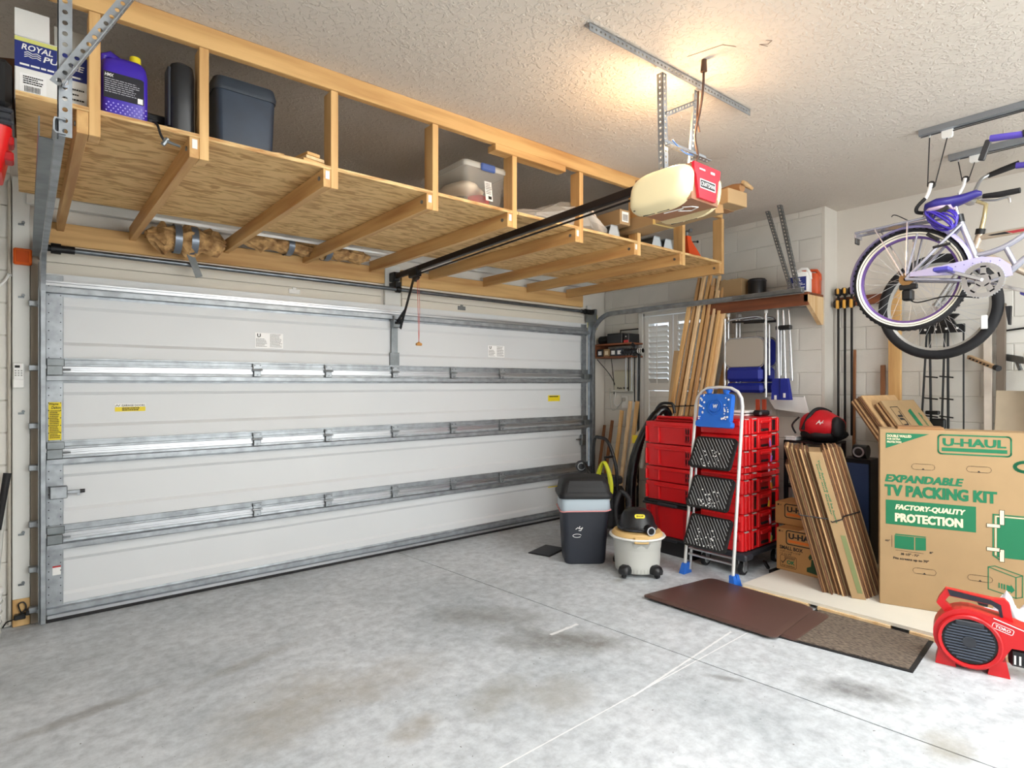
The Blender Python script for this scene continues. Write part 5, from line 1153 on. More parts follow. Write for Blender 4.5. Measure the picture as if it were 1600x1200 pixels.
# ================================================================== bicycles and hoists
LAV = mat('lavender_paint', (178, 172, 206), .28, .25, coat=.5); SILV = mat('silver_paint', (172, 172, 184), .25, .6, coat=.5); CHAMP = mat('champagne_paint', (206, 190, 170), .28, .5, coat=.5)
WWALL = mat('cream_sidewall', (232, 226, 208), .6); PURR = mat('purple_rim', (110, 84, 150), .3, .5); TYRE = mat('tyre_rubber', (22, 22, 26), .75)
SADP = mat('purple_saddle', (42, 34, 118), .38)
def xring(x, y, z, ra, xa, n=48):   # lathe about the x axis; ra = [(radius, x offset)]
    M = Matrix.Translation((x, y, z)) @ Matrix.Rotation(R(90), 4, 'Y')
    return M
def wheel(parent, name, x, y, z, Rw, tr, rim_m, wall, spoke_n=32):
    M = xring(x, y, z, 0, 0)
    def tor(r, a, b_, n=10): return [(r+a*math.cos(R(q)), b_*math.sin(R(q))) for q in range(0, 360, 360//n)]
    w_ = MB().lathe(tor(Rw-tr, tr, tr, 12), 56, M, True).build(name, TYRE, parent, 60)
    if wall:
        MB().lathe([(Rw-tr*2.0, .6*tr), (Rw-tr*1.05, 1.06*tr), (Rw-tr*1.0, 1.0*tr), (Rw-tr*2.0, .4*tr)], 56, M, True).lathe([(Rw-tr*2.0, -.6*tr), (Rw-tr*1.05, -1.06*tr), (Rw-tr*1.0, -1.0*tr), (Rw-tr*2.0, -.4*tr)], 56, M, True).build('sidewall', WWALL, w_, 60)
        tb = MB()
        for k in range(60):
            a = R(6*k)
            for sx in (-1, 1):
                c = V((x+sx*tr*.45, y+math.cos(a)*(Rw-tr*.08), z+math.sin(a)*(Rw-tr*.08))); tb.bar(c-V((0, math.sin(a)*-.006, math.cos(a)*.006)), c+V((0, math.sin(a)*-.006, math.cos(a)*.006)), .010, .006, (0, math.cos(a), math.sin(a)))
        tb.build('tread_knobs', TYRE, w_, kind='stuff')
    rr_ = Rw-tr*1.9
    MB().lathe([(rr_, .012), (rr_+.004, .014), (rr_, -.014), (rr_-.016, -.008), (rr_-.016, .008)], 56, M, True).build('rim', rim_m, w_, 40)
    MB().cyl((x-.05, y, z), (x+.05, y, z), .014, n=12).cyl((x-.035, y, z), (x-.03, y, z), .028, n=14).cyl((x+.03, y, z), (x+.035, y, z), .028, n=14).build('hub', CHROME, w_, 40)
    sp = MB()
    for k in range(spoke_n):
        a = 2*PI*k/spoke_n; sx = -1 if k % 2 else 1; h = a+(.9 if (k//2) % 2 else -.9)
        sp.cyl((x+sx*.032, y+.026*math.cos(h), z+.026*math.sin(h)), (x, y+(rr_-.01)*math.cos(a), z+(rr_-.01)*math.sin(a)), .0013, n=4, caps=False)
    sp.build('spokes', STEELB, w_, kind='stuff')
    return w_
# ---- cruiser
BX = 4.26
t = thing('bicycle', 'lavender cruiser bicycle with purple saddle and rear rack hanging from the ceiling', 'bicycle', (BX, .8, 1.83), world=True)
AX = (1.26, 2.15); BB = (.875, 2.09)
wheel(t, 'rear_wheel', BX, AX[0], AX[1], .317, .024, PURR, True)
wheel(t, 'front_wheel', BX, .22, 2.13, .317, .024, PURR, True)
def P3(y, z, dx=0): return (BX+dx, y, z)
fr = MB().tube([P3(BB[0], BB[1]), P3(.985, 2.43), P3(1.0, 2.47)], .017, 12)
fr.tube(spline([P3(.925, 2.245), P3(.85, 2.255), P3(.77, 2.285), P3(.68, 2.345), P3(.55, 2.44), P3(.40, 2.50)], 5), .016, 12)
fr.tube([P3(BB[0]-.01, BB[1]+.005), P3(.78, 2.12), P3(.708, 2.19), P3(.55, 2.32), P3(.37, 2.44)], .018, 12)
fr.tube([P3(.785, 2.265), P3(.745, 2.165)], .014, 12)
fr.tube([P3(.41, 2.40), P3(.36, 2.56)], .02, 12)
for s in (-1, 1):
    fr.tube([P3(AX[0], AX[1], s*.058), P3(1.07, 2.35, s*.045), P3(.99, 2.44, s*.018)], .0095, 10)
    fr.tube([P3(AX[0], AX[1], s*.058), P3(1.05, 2.118, s*.05), P3(.90, 2.09, s*.03)], .0105, 10)
fr.build('frame', SILV, t, 60)
fk = MB()
for s in (-1, 1): fk.tube([P3(.41, 2.41, s*.045), P3(.36, 2.30, s*.05), P3(.22, 2.13, s*.055)], .011, 10)
fk.build('fork', SILV, t, 60)
# fender, chain guard, rack
fd = MB(); rg = []
for a in range(-8, 181, 9):
    c = (AX[0]+.331*math.cos(R(a)), AX[1]+.331*math.sin(R(a))); n = V((0, math.cos(R(a)), math.sin(R(a))))
    base = V((BX, c[0], c[1])); rg.append([base+V((-.03, 0, 0))-n*.012, base+V((-.018, 0, 0))+n*.004, base+n*.009, base+V((.018, 0, 0))+n*.004, base+V((.03, 0, 0))-n*.012, base+n*.005])
fd.loft(rg[::-1]).build('rear_fender', mat('lavender_fender', (166, 158, 206), .3, .1), t, 50)
cg = [(1.235, 2.160), (1.23, 2.185), (.96, 2.215), (.88, 2.225), (.80, 2.205), (.755, 2.16), (.745, 2.10), (.775, 2.095), (.80, 2.13), (.85, 2.16), (.90, 2.155), (.95, 2.14), (1.0, 2.138)]
MB().prism(cg, 'x', BX-.072, BX-.058).build('chain_guard', LAV, t)
pf = MB()
for i in range(8): pf.cyl((BX-.0725, .80+.045*i*.9, 2.19-.0008*(i-2)**2+.003), (BX-.0735, .80+.045*i*.9, 2.19-.0008*(i-2)**2+.003), .003, n=6)
pf.build('guard_dots', mat('guard_dot', (70, 70, 130), .5), t)
Mc = Matrix.Translation((BX-.078, BB[0], BB[1])) @ Matrix.Rotation(R(90), 4, 'Y')
cr = MB().lathe([(.072, 0), (.098, 0), (.098, .004), (.072, .004)], 40, Mc, True).lathe([(.0, 0), (.038, 0), (.038, .005), (.0, .005)], 20, Mc)
for k in range(5):
    a = R(72*k+20); cr.bar((BX-.076, BB[0]+.03*math.cos(a), BB[1]+.03*math.sin(a)), (BX-.076, BB[0]+.08*math.cos(a), BB[1]+.08*math.sin(a)), .004, .026, (0, -math.sin(a), math.cos(a)))
cr = cr.build('chainring', CHROME, t, 30)
tt_ = MB()
for k in range(44):
    a = R(k*360/44); tt_.box((BX-.076, BB[0]+.100*math.cos(a), BB[1]+.100*math.sin(a)), (.003, .006, .006))
tt_.build('teeth', STEELB, cr, kind='stuff')
for s, (py, pz) in ((-1, (1.045, 2.165)), (1, (.705, 2.02))):
    c = MB().bar(P3(BB[0], BB[1], s*.09), P3(py, pz, s*.10), .014, .022, (0, 0, 1), .004).build('crank_arm', CHROME, t)
    MB().bx(BX+s*.105, BX+s*.19, py-.04, py+.04, pz-.012, pz+.012, .006).build('pedal', mat('purple_pedal', (70, 66, 160), .4), c)
rk = MB()
for s in (-1, 1):
    rk.tube([P3(1.55, 2.492, s*.05), P3(1.15, 2.508, s*.055), P3(1.06, 2.50, s*.03)], .008, 8)
    rk.bar(P3(1.43, 2.49, s*.055), P3(AX[0]+.01, AX[1]+.02, s*.068), .006, .018, (1, 0, 0)); rk.bar(P3(1.25, 2.50, s*.055), P3(AX[0]-.005, AX[1]+.02, s*.068), .006, .018, (1, 0, 0)); rk.tube([P3(1.20, 2.42, s*.05), P3(AX[0]-.01, AX[1]+.03, s*.06)], .006, 8)
rk.bx(BX-.05, BX+.05, 1.545, 1.555, 2.46, 2.497); rk.bx(BX-.05, BX+.05, 1.16, 1.50, 2.494, 2.502); rk.build('rear_rack', SILV, t, 40)
MB().bx(BX-.03, BX+.03, 1.550, 1.562, 2.425, 2.49, .004).build('rack_clip', BLACKP, t)
MB().tube(spline([P3(1.26, 2.52), P3(1.32, 2.565), P3(1.345, 2.575), P3(1.355, 2.565)]), .003, 6).build('rack_spring', BLACKM, t)
# saddle
sr = []
for u, w_, zz, th in ((1.165, .06, 2.565, .02), (1.15, .10, 2.578, .04), (1.10, .105, 2.588, .05), (1.04, .075, 2.59, .045), (.98, .04, 2.60, .038), (.92, .025, 2.615, .03), (.895, .012, 2.612, .015)):
    sr.append([(BX+w_*math.cos(R(a)), u, zz-.01+(th if math.sin(R(a)) > 0 else th*.9)*math.sin(R(a))*.8) for a in range(0, 360, 20)])
sd_ = MB().loft(sr).build('saddle', SADP, t, 60); MB().loft([[(BX+(w_+.004)*math.cos(R(a)), u, zz-.026+.018*math.sin(R(a))) for a in range(0, 360, 20)] for u, w_, zz in ((1.165, .06, 2.56), (1.13, .098, 2.572), (1.07, .08, 2.578), (1.03, .05, 2.58))]).build('saddle_side', mat('pink_grey_vinyl', (196, 170, 190), .45), sd_, 60)
MB().cyl(P3(1.0, 2.46), P3(1.02, 2.55), .013, n=12).build('seat_post', CHROME, t, 40); MB().cyl(P3(.997, 2.455), P3(1.005, 2.50), .024, n=12).build('seat_clamp', BLACKM, t, 40)
lk_ = MB()
for k in range(5):
    rd = random.Random(k+40); lk_.tube([(BX-.05-.008*k, 1.07+(.062+.005*(k % 3))*math.cos(R(a))+.006*k-.01, 2.475+(.052+.006*((k+1) % 3))*math.sin(R(a)+.3*k)) for a in range(0, 360, 18)], .0065, 7, True)
lk_ = lk_.build('cable_lock', mat('purple_cable', (58, 42, 156), .25), t, 60)
MB().box((0, 0, 0), (.03, .075, .03), Matrix.Translation((BX-.06, 1.07, 2.53)) @ Matrix.Rotation(R(-25), 4, 'X'), .006).build('lock_body', BLACKP, lk_)
MB().bx(BX-.035, BX+.03, 1.235, 1.29, 2.02, 2.09, .01).bx(BX-.05, BX-.03, 1.2, 1.30, 2.085, 2.12, .006).build('rear_derailleur', BLACKM, t); MB().cyl(P3(AX[0], AX[1], -.05), P3(AX[0], AX[1], -.035), .04, n=18).build('freewheel', mat('brass_cog', (150, 120, 80), .35, .8), t, 40)
MB().tube(spline([P3(BB[0]+.02, BB[1]-.097, -.05), P3(1.05, 2.02, -.05), P3(1.2, 2.0, -.04), P3(1.25, 2.03, -.03)], 5), .004, 6).tube([P3(BB[0], BB[1]+.098, -.05), P3(AX[0], AX[1]+.04, -.045)], .004, 6).build('chain', BLACKM, t)
MB().bar(P3(1.09, 2.36, -.05), P3(1.15, 2.41, -.05), .02, .02, ch=.004).bar(P3(1.03, 2.33, -.055), P3(1.12, 2.32, -.055), .01, .016, ch=.003).build('rear_brake', BLACKM, t)
hb_ = MB().tube(spline([(3.955, .68, 2.79), (3.99, .58, 2.80), (4.08, .45, 2.76), (4.26, .34, 2.68), (4.44, .45, 2.76), (4.53, .58, 2.80), (4.565, .68, 2.79)], 6), .011, 10).tube([P3(.37, 2.54), P3(.34, 2.68)], .013, 10).build('handlebar', CHROME, t, 60)
for x in (3.955, 4.565):
    MB().cyl((x, .795, 2.805), (x, .66, 2.785), .018, .016, 12).build('grip', mat('purple_grip', (76, 62, 156), .5), hb_, 40); MB().cyl((x, .66, 2.785), (x, .60, 2.795), .02, n=12).build('grip_end', BLACKR, hb_, 40)
MB().bar((3.955, .80, 2.80), (3.96, .835, 2.70), .016, .03, (0, 1, 0), .004).build('brake_lever', BLACKP, hb_)
# ---- second bicycle, front wheel toward the door
B2 = 4.87
t2 = thing('bicycle', 'champagne bicycle with black tyres hanging behind the lavender one', 'bicycle', (B2, .8, 1.67), world=True)
wheel(t2, 'front_wheel', B2, 1.27, 2.035, .365, .033, mat('grey_rim', (190, 190, 186), .3, .7), False, 36)
wheel(t2, 'rear_wheel', B2, .17, 2.06, .36, .027, MATS['grey_rim'], False, 36)
Q = lambda y, z, dx=0: (B2+dx, y, z)
fr = MB().tube([Q(1.075, 2.36), Q(1.03, 2.50)], .021, 12).tube([Q(1.045, 2.47), Q(.81, 2.475), Q(.58, 2.46)], .019, 12).tube([Q(1.07, 2.40), Q(.8, 2.2), Q(.60, 2.05)], .02, 12).tube([Q(.60, 2.04), Q(.50, 2.55)], .017, 12)
for s in (-1, 1): fr.tube([Q(.56, 2.45, s*.015), Q(.17, 2.06, s*.055)], .009, 8).tube([Q(.60, 2.04, s*.03), Q(.17, 2.06, s*.055)], .01, 8)
fr = fr.build('frame', CHAMP, t2, 60)
M_ = frame((B2-.0195, 0, 0), (0, -1, 0), (0, 0, 1)); decal('red_flash', mat('red_graphic', (170, 40, 50), .4), fr, M_, [(-.90, 2.478), (-.70, 2.482), (-.68, 2.466), (-.86, 2.462)], .001); decal('black_flash', INK, fr, M_, [(-.99, 2.474), (-.90, 2.478), (-.87, 2.462), (-.97, 2.466)], .001)
fk = MB()
for s in (-1, 1): fk.tube([Q(1.09, 2.35, s*.05), Q(1.13, 2.27, s*.052), Q(1.27, 2.035, s*.055)], .013, 10)
fk.bx(B2-.06, B2+.06, 1.06, 1.11, 2.345, 2.375, .01); fk.build('fork', mat('grey_fork', (150, 150, 150), .3, .6), t2, 50)
MB().bx(B2-.065, B2-.03, 1.10, 1.16, 2.30, 2.40, .01).build('front_brake', BLACKM, t2)
MB().bx(B2-.05, B2-.03, .985, 1.02, 1.86, 1.95, .004).build('spoke_reflector', PAPER, t2)
MB().tube([Q(1.03, 2.50), Q(1.01, 2.60)], .014, 10).tube([Q(1.012, 2.59), Q(1.0, 2.68), Q(1.05, 2.715)], .013, 10).build('stem', mat('gold_stem', (206, 192, 150), .25, .7), t2, 50); MB().cyl(Q(1.034, 2.49), Q(1.028, 2.525), .027, n=14).build('headset', BLACKM, t2, 40)
hb2 = MB().tube(spline([(4.60, .93, 2.665), (4.62, 1.02, 2.68), (4.72, 1.08, 2.72), (B2, 1.06, 2.715), (5.02, 1.10, 2.80), (5.12, 1.08, 2.92), (5.15, 1.02, 2.955)], 6), .011, 10).build('handlebar', STEELB, t2, 60)
MB().tube([(4.60, .96, 2.67), (4.595, .88, 2.66), (4.59, .78, 2.66)], [.015, .019, .017], 10).build('grip', BLACKR, hb2, 50); MB().tube([(5.15, 1.05, 2.945), (5.155, .97, 2.965), (5.16, .88, 2.985)], [.017, .021, .022], 10).build('grip', BLACKR, hb2, 50)
MB().tube(spline([(4.60, .97, 2.65), (4.60, .90, 2.63), (4.60, .84, 2.635), (4.60, .83, 2.60)]), .006, 7).build('brake_lever', STEELB, hb2, 50)
MB().tube(spline([(4.72, 1.10, 2.72), (4.80, 1.30, 2.69), (4.84, 1.36, 2.62), (4.86, 1.30, 2.56), (4.86, 1.14, 2.48), (4.86, 1.10, 2.40)], 6), .003, 6).build('brake_cable', BLACKP, t2, 50)
MB().loft([[(B2+.06*math.cos(R(a)), y, 2.60+.03*math.sin(R(a))) for a in range(0, 360, 30)] for y in (.58, .52, .40)]).build('saddle', BLACKP, t2, 60)
MB().add([(B2-.02, .90, 2.0), (B2+.02, .90, 2.0), (B2+.02, .885, 1.88), (B2-.02, .885, 1.88), (B2-.02, .87, 2.0), (B2+.02, .87, 2.0), (B2+.02, .875, 1.88), (B2-.02, .875, 1.88)], [(0, 1, 2, 3), (7, 6, 5, 4), (0, 4, 5, 1), (3, 2, 6, 7), (1, 5, 6, 2), (0, 3, 7, 4)]).build('mud_flap', BLACKR, t2)
# ---- hoists
HR = mat('hoist_rail', (150, 156, 164), .35, .6)
for x, lab, hk in ((4.26, 'grey ceiling hoist rail holding the lavender bicycle', (4.262, 1.14, 2.70)), (4.87, 'grey ceiling hoist rail holding the champagne bicycle', (4.85, 1.11, 2.86))):
    t = thing('bicycle_hoist', lab, 'hoist', (x, .4, CH), world=True)
    MB().prism([(x-.03, CH-.001), (x-.03, CH-.035), (x-.012, CH-.04), (x-.012, CH-.034), (x-.024, CH-.031), (x-.024, CH-.005), (x+.024, CH-.005), (x+.024, CH-.031), (x+.012, CH-.034), (x+.012, CH-.04), (x+.03, CH-.035), (x+.03, CH-.001)], 'y', -.45, 1.20).build('rail', HR, t)
    MB().loft([[(x-.012, y, q) for y, q in rrect(.055, .07, .012, cx=1.06, cy=CH-.05)], [(x+.012, y, q) for y, q in rrect(.055, .07, .012, cx=1.06, cy=CH-.05)]]).build('pulley_block', PAPER, t)
    MB().tube([(x, 1.155, CH-.035), (x, 1.15, CH-.055), (x, 1.145, CH-.035)], .004, 6).build('eye_hook', STEELB, t)
    MB().tube([(x, 1.15, CH-.055), (x, hk[1]+.02, hk[2]+.02)], .0032, 6).tube([(x, 1.06, CH-.08), (x, hk[1]-.02, hk[2]+.02)], .0032, 6).build('rope', BLACKP, t)
    MB().tube([(x, 1.04, CH-.05), (x, -.4, CH-.045)], .003, 6).build('rope', BLACKP, t)
    MB().cyl((x-.008, hk[1], hk[2]+.015), (x+.008, hk[1], hk[2]+.015), .022, n=14).build('hook_pulley', BLACKP, t, 40)
    k = MB().tube(spline([(x-.012, hk[1], hk[2]+.02), (x-.016, hk[1]+.01, hk[2]-.03), (x-.02, hk[1]+.03, hk[2]-.075)], 4), .011, 8).build('hook_shank', PAPER, t, 50)
    if x < 4.5: MB().tube(spline([(x-.03, 1.165, 2.63), (x-.05, 1.20, 2.585), (x-.04, 1.205, 2.555), (x-.02, 1.17, 2.545)], 4), .011, 8).build('hook', BLACKR, t, 50)
    else: MB().tube(spline([(x-.02, 1.14, 2.79), (x-.02, 1.14, 2.75), (x-.02, 1.09, 2.70), (x-.02, 1.06, 2.70)], 4), .009, 8).build('hook', STEELB, t, 50)

# ================================================================== right wall: corner shelf
t = thing('corner_shelf', 'small two tier wooden wall shelf in the far corner', 'shelf', (5.28, 4.5, 1.83), world=True)
BRW = wood('reddish_wood', (150, 92, 58), (112, 62, 38), 'y')
for z in (1.945, 1.80): MB().bx(5.16, RA, 4.19, 4.74, z, z+.018, .002).build('board', BRW, t)
MB().bx(5.16, RA, 4.722, 4.742, 1.80, 1.96, .002).build('side_board', BRW, t)
def simple(name, label, cat, loc, parts, rz=0, group=None):
    t = thing(name, label, cat, loc, rz, group)
    for n, b, m, *sm in parts: b.build(n, m, t, sm[0] if sm else False)
    return t
simple('duffel', 'black rolled bundle on top of the corner shelf', 'bundle', (5.27, 4.64, 1.963), [('roll', MB().cyl((0, .08, .05), (0, -.08, .05), .05, n=16), BLACKR, 40), ('end_cap', MB().cyl((0, -.082, .05), (0, -.088, .05), .03, n=12), DGREYP)])
simple('black_box', 'black box on top of the corner shelf', 'box', (5.27, 4.43, 1.963), [('box', MB().bx(-.1, .1, -.11, .11, 0, .115, .006), BLACKP), ('lid_seam', MB().bx(-.102, .102, -.112, .112, .085, .09), DGREYP)])
simple('black_case', 'second black case beside the black box on the corner shelf', 'case', (5.27, 4.27, 1.963), [('case', MB().bx(-.09, .1, -.04, .04, 0, .105, .006), BLACKP), ('red_label', MB().bx(-.093, -.09, -.035, .03, -.0, .03), mat('label_red', (200, 60, 60), .5)), ('white_dot', MB().cyl((-.09, .0, .07), (-.0925, .0, .07), .007, n=8), PAPER)])
simple('picture_frame', 'black picture frame leaning on the wall behind the corner shelf', 'frame', (5.375, 4.37, 1.963), [('frame', MB().bx(0, .012, -.15, -.135, 0, .17).bx(0, .012, .135, .15, 0, .17).bx(0, .012, -.15, .15, .157, .172).bx(0, .012, -.15, .15, 0, .015), BLACKP), ('mat_board', MB().bx(.004, .01, -.135, .135, .015, .157), GREYP)])
for k, (y, m, lab) in enumerate(((4.66, BLACKP, 'black carton with white label on the lower tier of the corner shelf'), (4.56, KRAFT, 'tan carton on the lower tier of the corner shelf'), (4.46, BLACKP, 'black speckled carton on the lower tier of the corner shelf'), (4.37, NAVYT, 'navy carton on the lower tier of the corner shelf'))):
    simple('small_carton', lab, 'carton', (5.28, y, 1.819), [('carton', MB().bx(-.1, .1, -.043, .043, 0, .085, .003), m), ('label', MB().bx(-.102, -.1, -.028, .022, .018, .062), PAPER if k != 1 else CREAM)])
# clamps hanging under the corner shelf end
for k in range(5):
    y = 4.33-k*.042
    t = thing('bar_clamp', ('first', 'second', 'third', 'fourth', 'last')[k]+' bar clamp from the garage door in the row below the corner shelf', 'clamp', (5.25, y, 1.35), world=True, group='bar clamps below the corner shelf')
    MB().bx(5.247, 5.253, y-.007, y+.007, 1.42-.12*(k > 2), 1.87, .001).build('bar', BLACKM if k % 2 else STEELB, t); MB().bx(5.20, 5.27, y-.017, y+.017, 1.83, 1.885, .008).bx(5.19, 5.21, y-.015, y+.015, 1.81, 1.90, .004).build('head', BLACKP, t); MB().cyl((5.17, y, 1.855), (5.20, y, 1.855), .015, n=10).build('handle', DGREYP, t, 40)
t = thing('quick_clamp', 'horizontal black pipe clamp sticking out beside the shutter', 'clamp', (5.22, 4.18, 1.86), world=True)
MB().cyl((5.20, 4.28, 1.865), (5.20, 4.05, 1.865), .026, n=14).build('body', BLACKP, t, 40)
for y in (4.11, 4.085, 4.06): MB().cyl((5.20, y, 1.865), (5.20, y-.01, 1.865), .029, n=14).build('white_ring', PAPER, t, 40)
MB().cyl((5.20, 4.15, 1.91), (5.20, 4.22, 1.96), .02, n=10).build('trigger', BLACKP, t, 40)
t = thing('black_pole', 'tall thin black pole standing in the far corner', 'pole', (5.24, 4.15, 0), world=True)
MB().cyl((5.24, 4.16, .0), (5.25, 4.14, 1.83), .014, n=10).build('pole', BLACKM, t, 40); MB().cyl((5.24, 4.16, .0), (5.24, 4.16, .03), .02, n=10).build('tip', BLACKR, t, 40)
t = thing('white_pole', 'thin white pole standing next to the black pole', 'pole', (5.28, 4.24, 0), world=True)
MB().cyl((5.28, 4.26, .0), (5.30, 4.235, 1.62), .012, n=10).build('pole', PAPER, t, 40); MB().cyl((5.28, 4.26, 0), (5.28, 4.26, .04), .016, n=10).build('tip', GREYP, t, 40)
simple('control_box', 'cream irrigation control box with black lettering below the corner shelf', 'control box', (RA-.06, 4.47, 1.42), [('cover', MB().bx(0, .055, -.13, .12, .0, .24, .012), mat('cream_plastic', (206, 204, 184), .5)), ('base_lip', MB().bx(-.01, .055, -.14, .13, -.012, .01, .006), mat('cream_plastic2', (214, 214, 206), .5))])
cb_ = bpy.data.objects['control_box']; text('Rain Bird', INK, cb_, frame((-.0005, 0, 0), (0, -1, 0), (0, 0, 1)), -.06, .10, .022, .045, .05)
simple('power_outlet', 'white wall outlet with cables below the control box', 'outlet', (RA-.012, 4.46, 1.22), [('plate', MB().bx(0, .01, -.045, .045, 0, .14, .003), PAPER), ('plug', MB().bx(-.04, .0, -.015, .02, .08, .12, .005), GREYP)])
t = thing('cables', 'thin black and white cables looping down to the outlet', 'cable', (5.3, 4.6, 1.2), world=True)
for k, (pts, m) in enumerate((([(5.2, 4.72, 1.79), (5.3, 4.62, 1.62), (5.34, 4.57, 1.5), (5.36, 4.55, 1.42)], BLACKP), ([(5.2, 4.50, 1.79), (5.3, 4.56, 1.60), (5.34, 4.58, 1.48), (5.36, 4.60, 1.38)], BLACKP), ([(5.36, 4.56, 1.44), (5.37, 4.60, 1.30), (5.37, 4.56, 1.24), (5.36, 4.46, 1.31)], PAPER), ([(5.38, 4.68, 1.45), (5.38, 4.66, 1.22), (5.37, 4.58, 1.20), (5.36, 4.47, 1.30)], GREYP))):
    MB().tube(spline(pts, 6), .005, 6).build('cable', m, t, 50)
# ---- lumber bundle leaning by the window
rd = random.Random(21)

t = thing('lumber_tie', 'black strap around the leaning lumber', 'strap', (5.1, 3.4, 1.27), world=True)
MB().tube([(4.97, 3.61, 1.27), (4.965, 3.45, 1.28), (4.97, 3.28, 1.29), (5.2, 3.25, 1.3), (5.2, 3.6, 1.28), (4.97, 3.61, 1.27)], .006, 6).build('strap', BLACKP, t)
TANZ = wood('tan_wood_along_z', (206, 164, 112), (170, 124, 76), 'z'); NW = 14
LNAME = ('leftmost', 'second', 'third', 'fourth', 'fifth', 'sixth', 'seventh', 'eighth', 'ninth', 'tenth', 'eleventh', 'twelfth', 'thirteenth', 'rightmost')
XO = (.0, .045, .012, .055, .0, .05, .018, .06, .008, .05, .02, .06, .01, .045)
for k in range(NW):
    u = k/(NW-1); yb = 3.71-.40*u; yt = 3.36-.36*u; xb = 4.88+XO[k]; xt = 5.13+XO[k]; h = (2.30, 2.50, 2.55, 2.47, 2.56, 2.5, 2.56, 2.53, 2.45, 2.55, 2.4, 2.5, 2.2, 2.3)[k]
    w_ = (.038, .026, .03, .024, .032, .024, .03, .026, .03, .024, .03, .026, .028, .034)[k]
    t = thing('lumber_board', 'pine board in the bundle leaning by the window, %s from the shutter' % LNAME[k], 'board', (xb, yb, 0), world=True, group='leaning lumber bundle')
    f = h/2.56
    MB().bar((xb, yb, .004), (xb+(xt-xb)*f, yb+(yt-yb)*f, h), w_, .034, (1, 0, 0), .003).build('board', (OAKZ, PALEZ, TANZ, PALEZ, PALEZ, TANZ)[k % 6], t)
for k, (y0_, y1_, h, l) in enumerate(((3.80, 3.68, 1.85, 'short pale board standing left of the leaning lumber'), (3.42, 3.10, 1.75, 'wide tan board behind the leaning lumber'), (3.28, 3.02, 1.95, 'tan board behind the hanging chairs'))):
    t = thing('lumber_board', l, 'board', (5.1, y0_, 0), world=True); MB().bar((5.12+.04*k, y0_, .004), (5.30, y1_, h), .07, .02, (1, 0, 0), .002).build('board', (PALEZ, OAKZ, OAKZ)[k], t)
# ---- wall shelf with bracket and its things
t = thing('wall_shelf', 'brown board shelf with pale triangular brackets high on the right wall', 'shelf', (5.25, 2.75, 2.25), world=True)
MB().bx(5.10, RA, 2.245, 3.22, 2.262, 2.282, .002).build('board', BROWNY, t); MB().bx(5.10, 5.12, 2.245, 3.22, 2.17, 2.262, .002).build('front_rail', BROWNY, t)
for y in (2.262, 3.18): MB().prism([(5.10, 2.26), (RA-.002, 2.26), (RA-.002, 2.02), (5.36, 2.02), (5.10, 2.20)], 'y', y-.018, y+.018).build('bracket', PALEZ, t)
simple('plain_carton', 'plain kraft carton on the wall shelf', 'carton', (5.27, 3.0, 2.283), [('carton', MB().bx(-.11, .11, -.12, .10, 0, .21, .003), KRAFT), ('tape', MB().bx(-.111, .11, -.03, -.01, .208, .2108), KRAFT2)])
simple('flat_carton', 'lower kraft carton beside the plain carton on the wall shelf', 'carton', (5.27, 3.16, 2.283), [('carton', MB().bx(-.11, .11, -.05, .05, 0, .12, .003), KRAFT), ('flap', MB().bx(-.112, .11, -.052, .0, .118, .1215), KRAFT2)])
simple('black_canister', 'black canister on the wall shelf', 'canister', (5.26, 2.78, 2.283), [('canister', MB().lathe([(.075, 0), (.08, .005), (.08, .18), (.072, .195), (0, .197)], 24), BLACKP, 40), ('rim', MB().lathe([(.08, .17), (.084, .172), (.084, .18), (.08, .182)], 24, None, True), DGREYP, 40)])
def jug(label, loc, m, lab):
    t = thing('jug', label, 'jug', loc, R(-80))
    MB().loft([ring(.17, .11, 0, r=.03), ring(.18, .12, .012), ring(.18, .12, .14), ring(.15, .11, .18), ring(.05, .05, .205, ox=-.05), ring(.045, .045, .215, ox=-.05)]).build('jug_body', m, t, 40)
    MB().tube([(-.02, 0, .19), (.02, 0, .215), (.06, 0, .21), (.085, 0, .17), (.088, 0, .12)], .014, 8).build('handle', m, t, 50); MB().cyl((-.05, 0, .21), (-.05, 0, .235), .024, n=14).build('cap', PAPER if lab else m, t, 40)
    if lab:
        M = frame((0, -.0606, 0), (1, 0, 0), (0, 0, 1)); decal('blue_label', ROYB, t, M, [(-.08, .02), (.07, .02), (.07, .14), (-.08, .14)]); q = frame((0, -.0615, 0), (1, 0, 0), (0, 0, 1)); rows('small_print', PAPER, t, q, -.07, .06, .03, .09, 5); text('OIL', PAPER, t, q, -.02, .03, .10, .13, .04); 
jug('white jug with blue label at the end of the wall shelf', (5.195, 2.36, 2.283), PAPER, True)
jug('orange jug behind the white jug on the wall shelf', (5.325, 2.335, 2.283), mat('orange_jug', (206, 84, 40), .4), False)
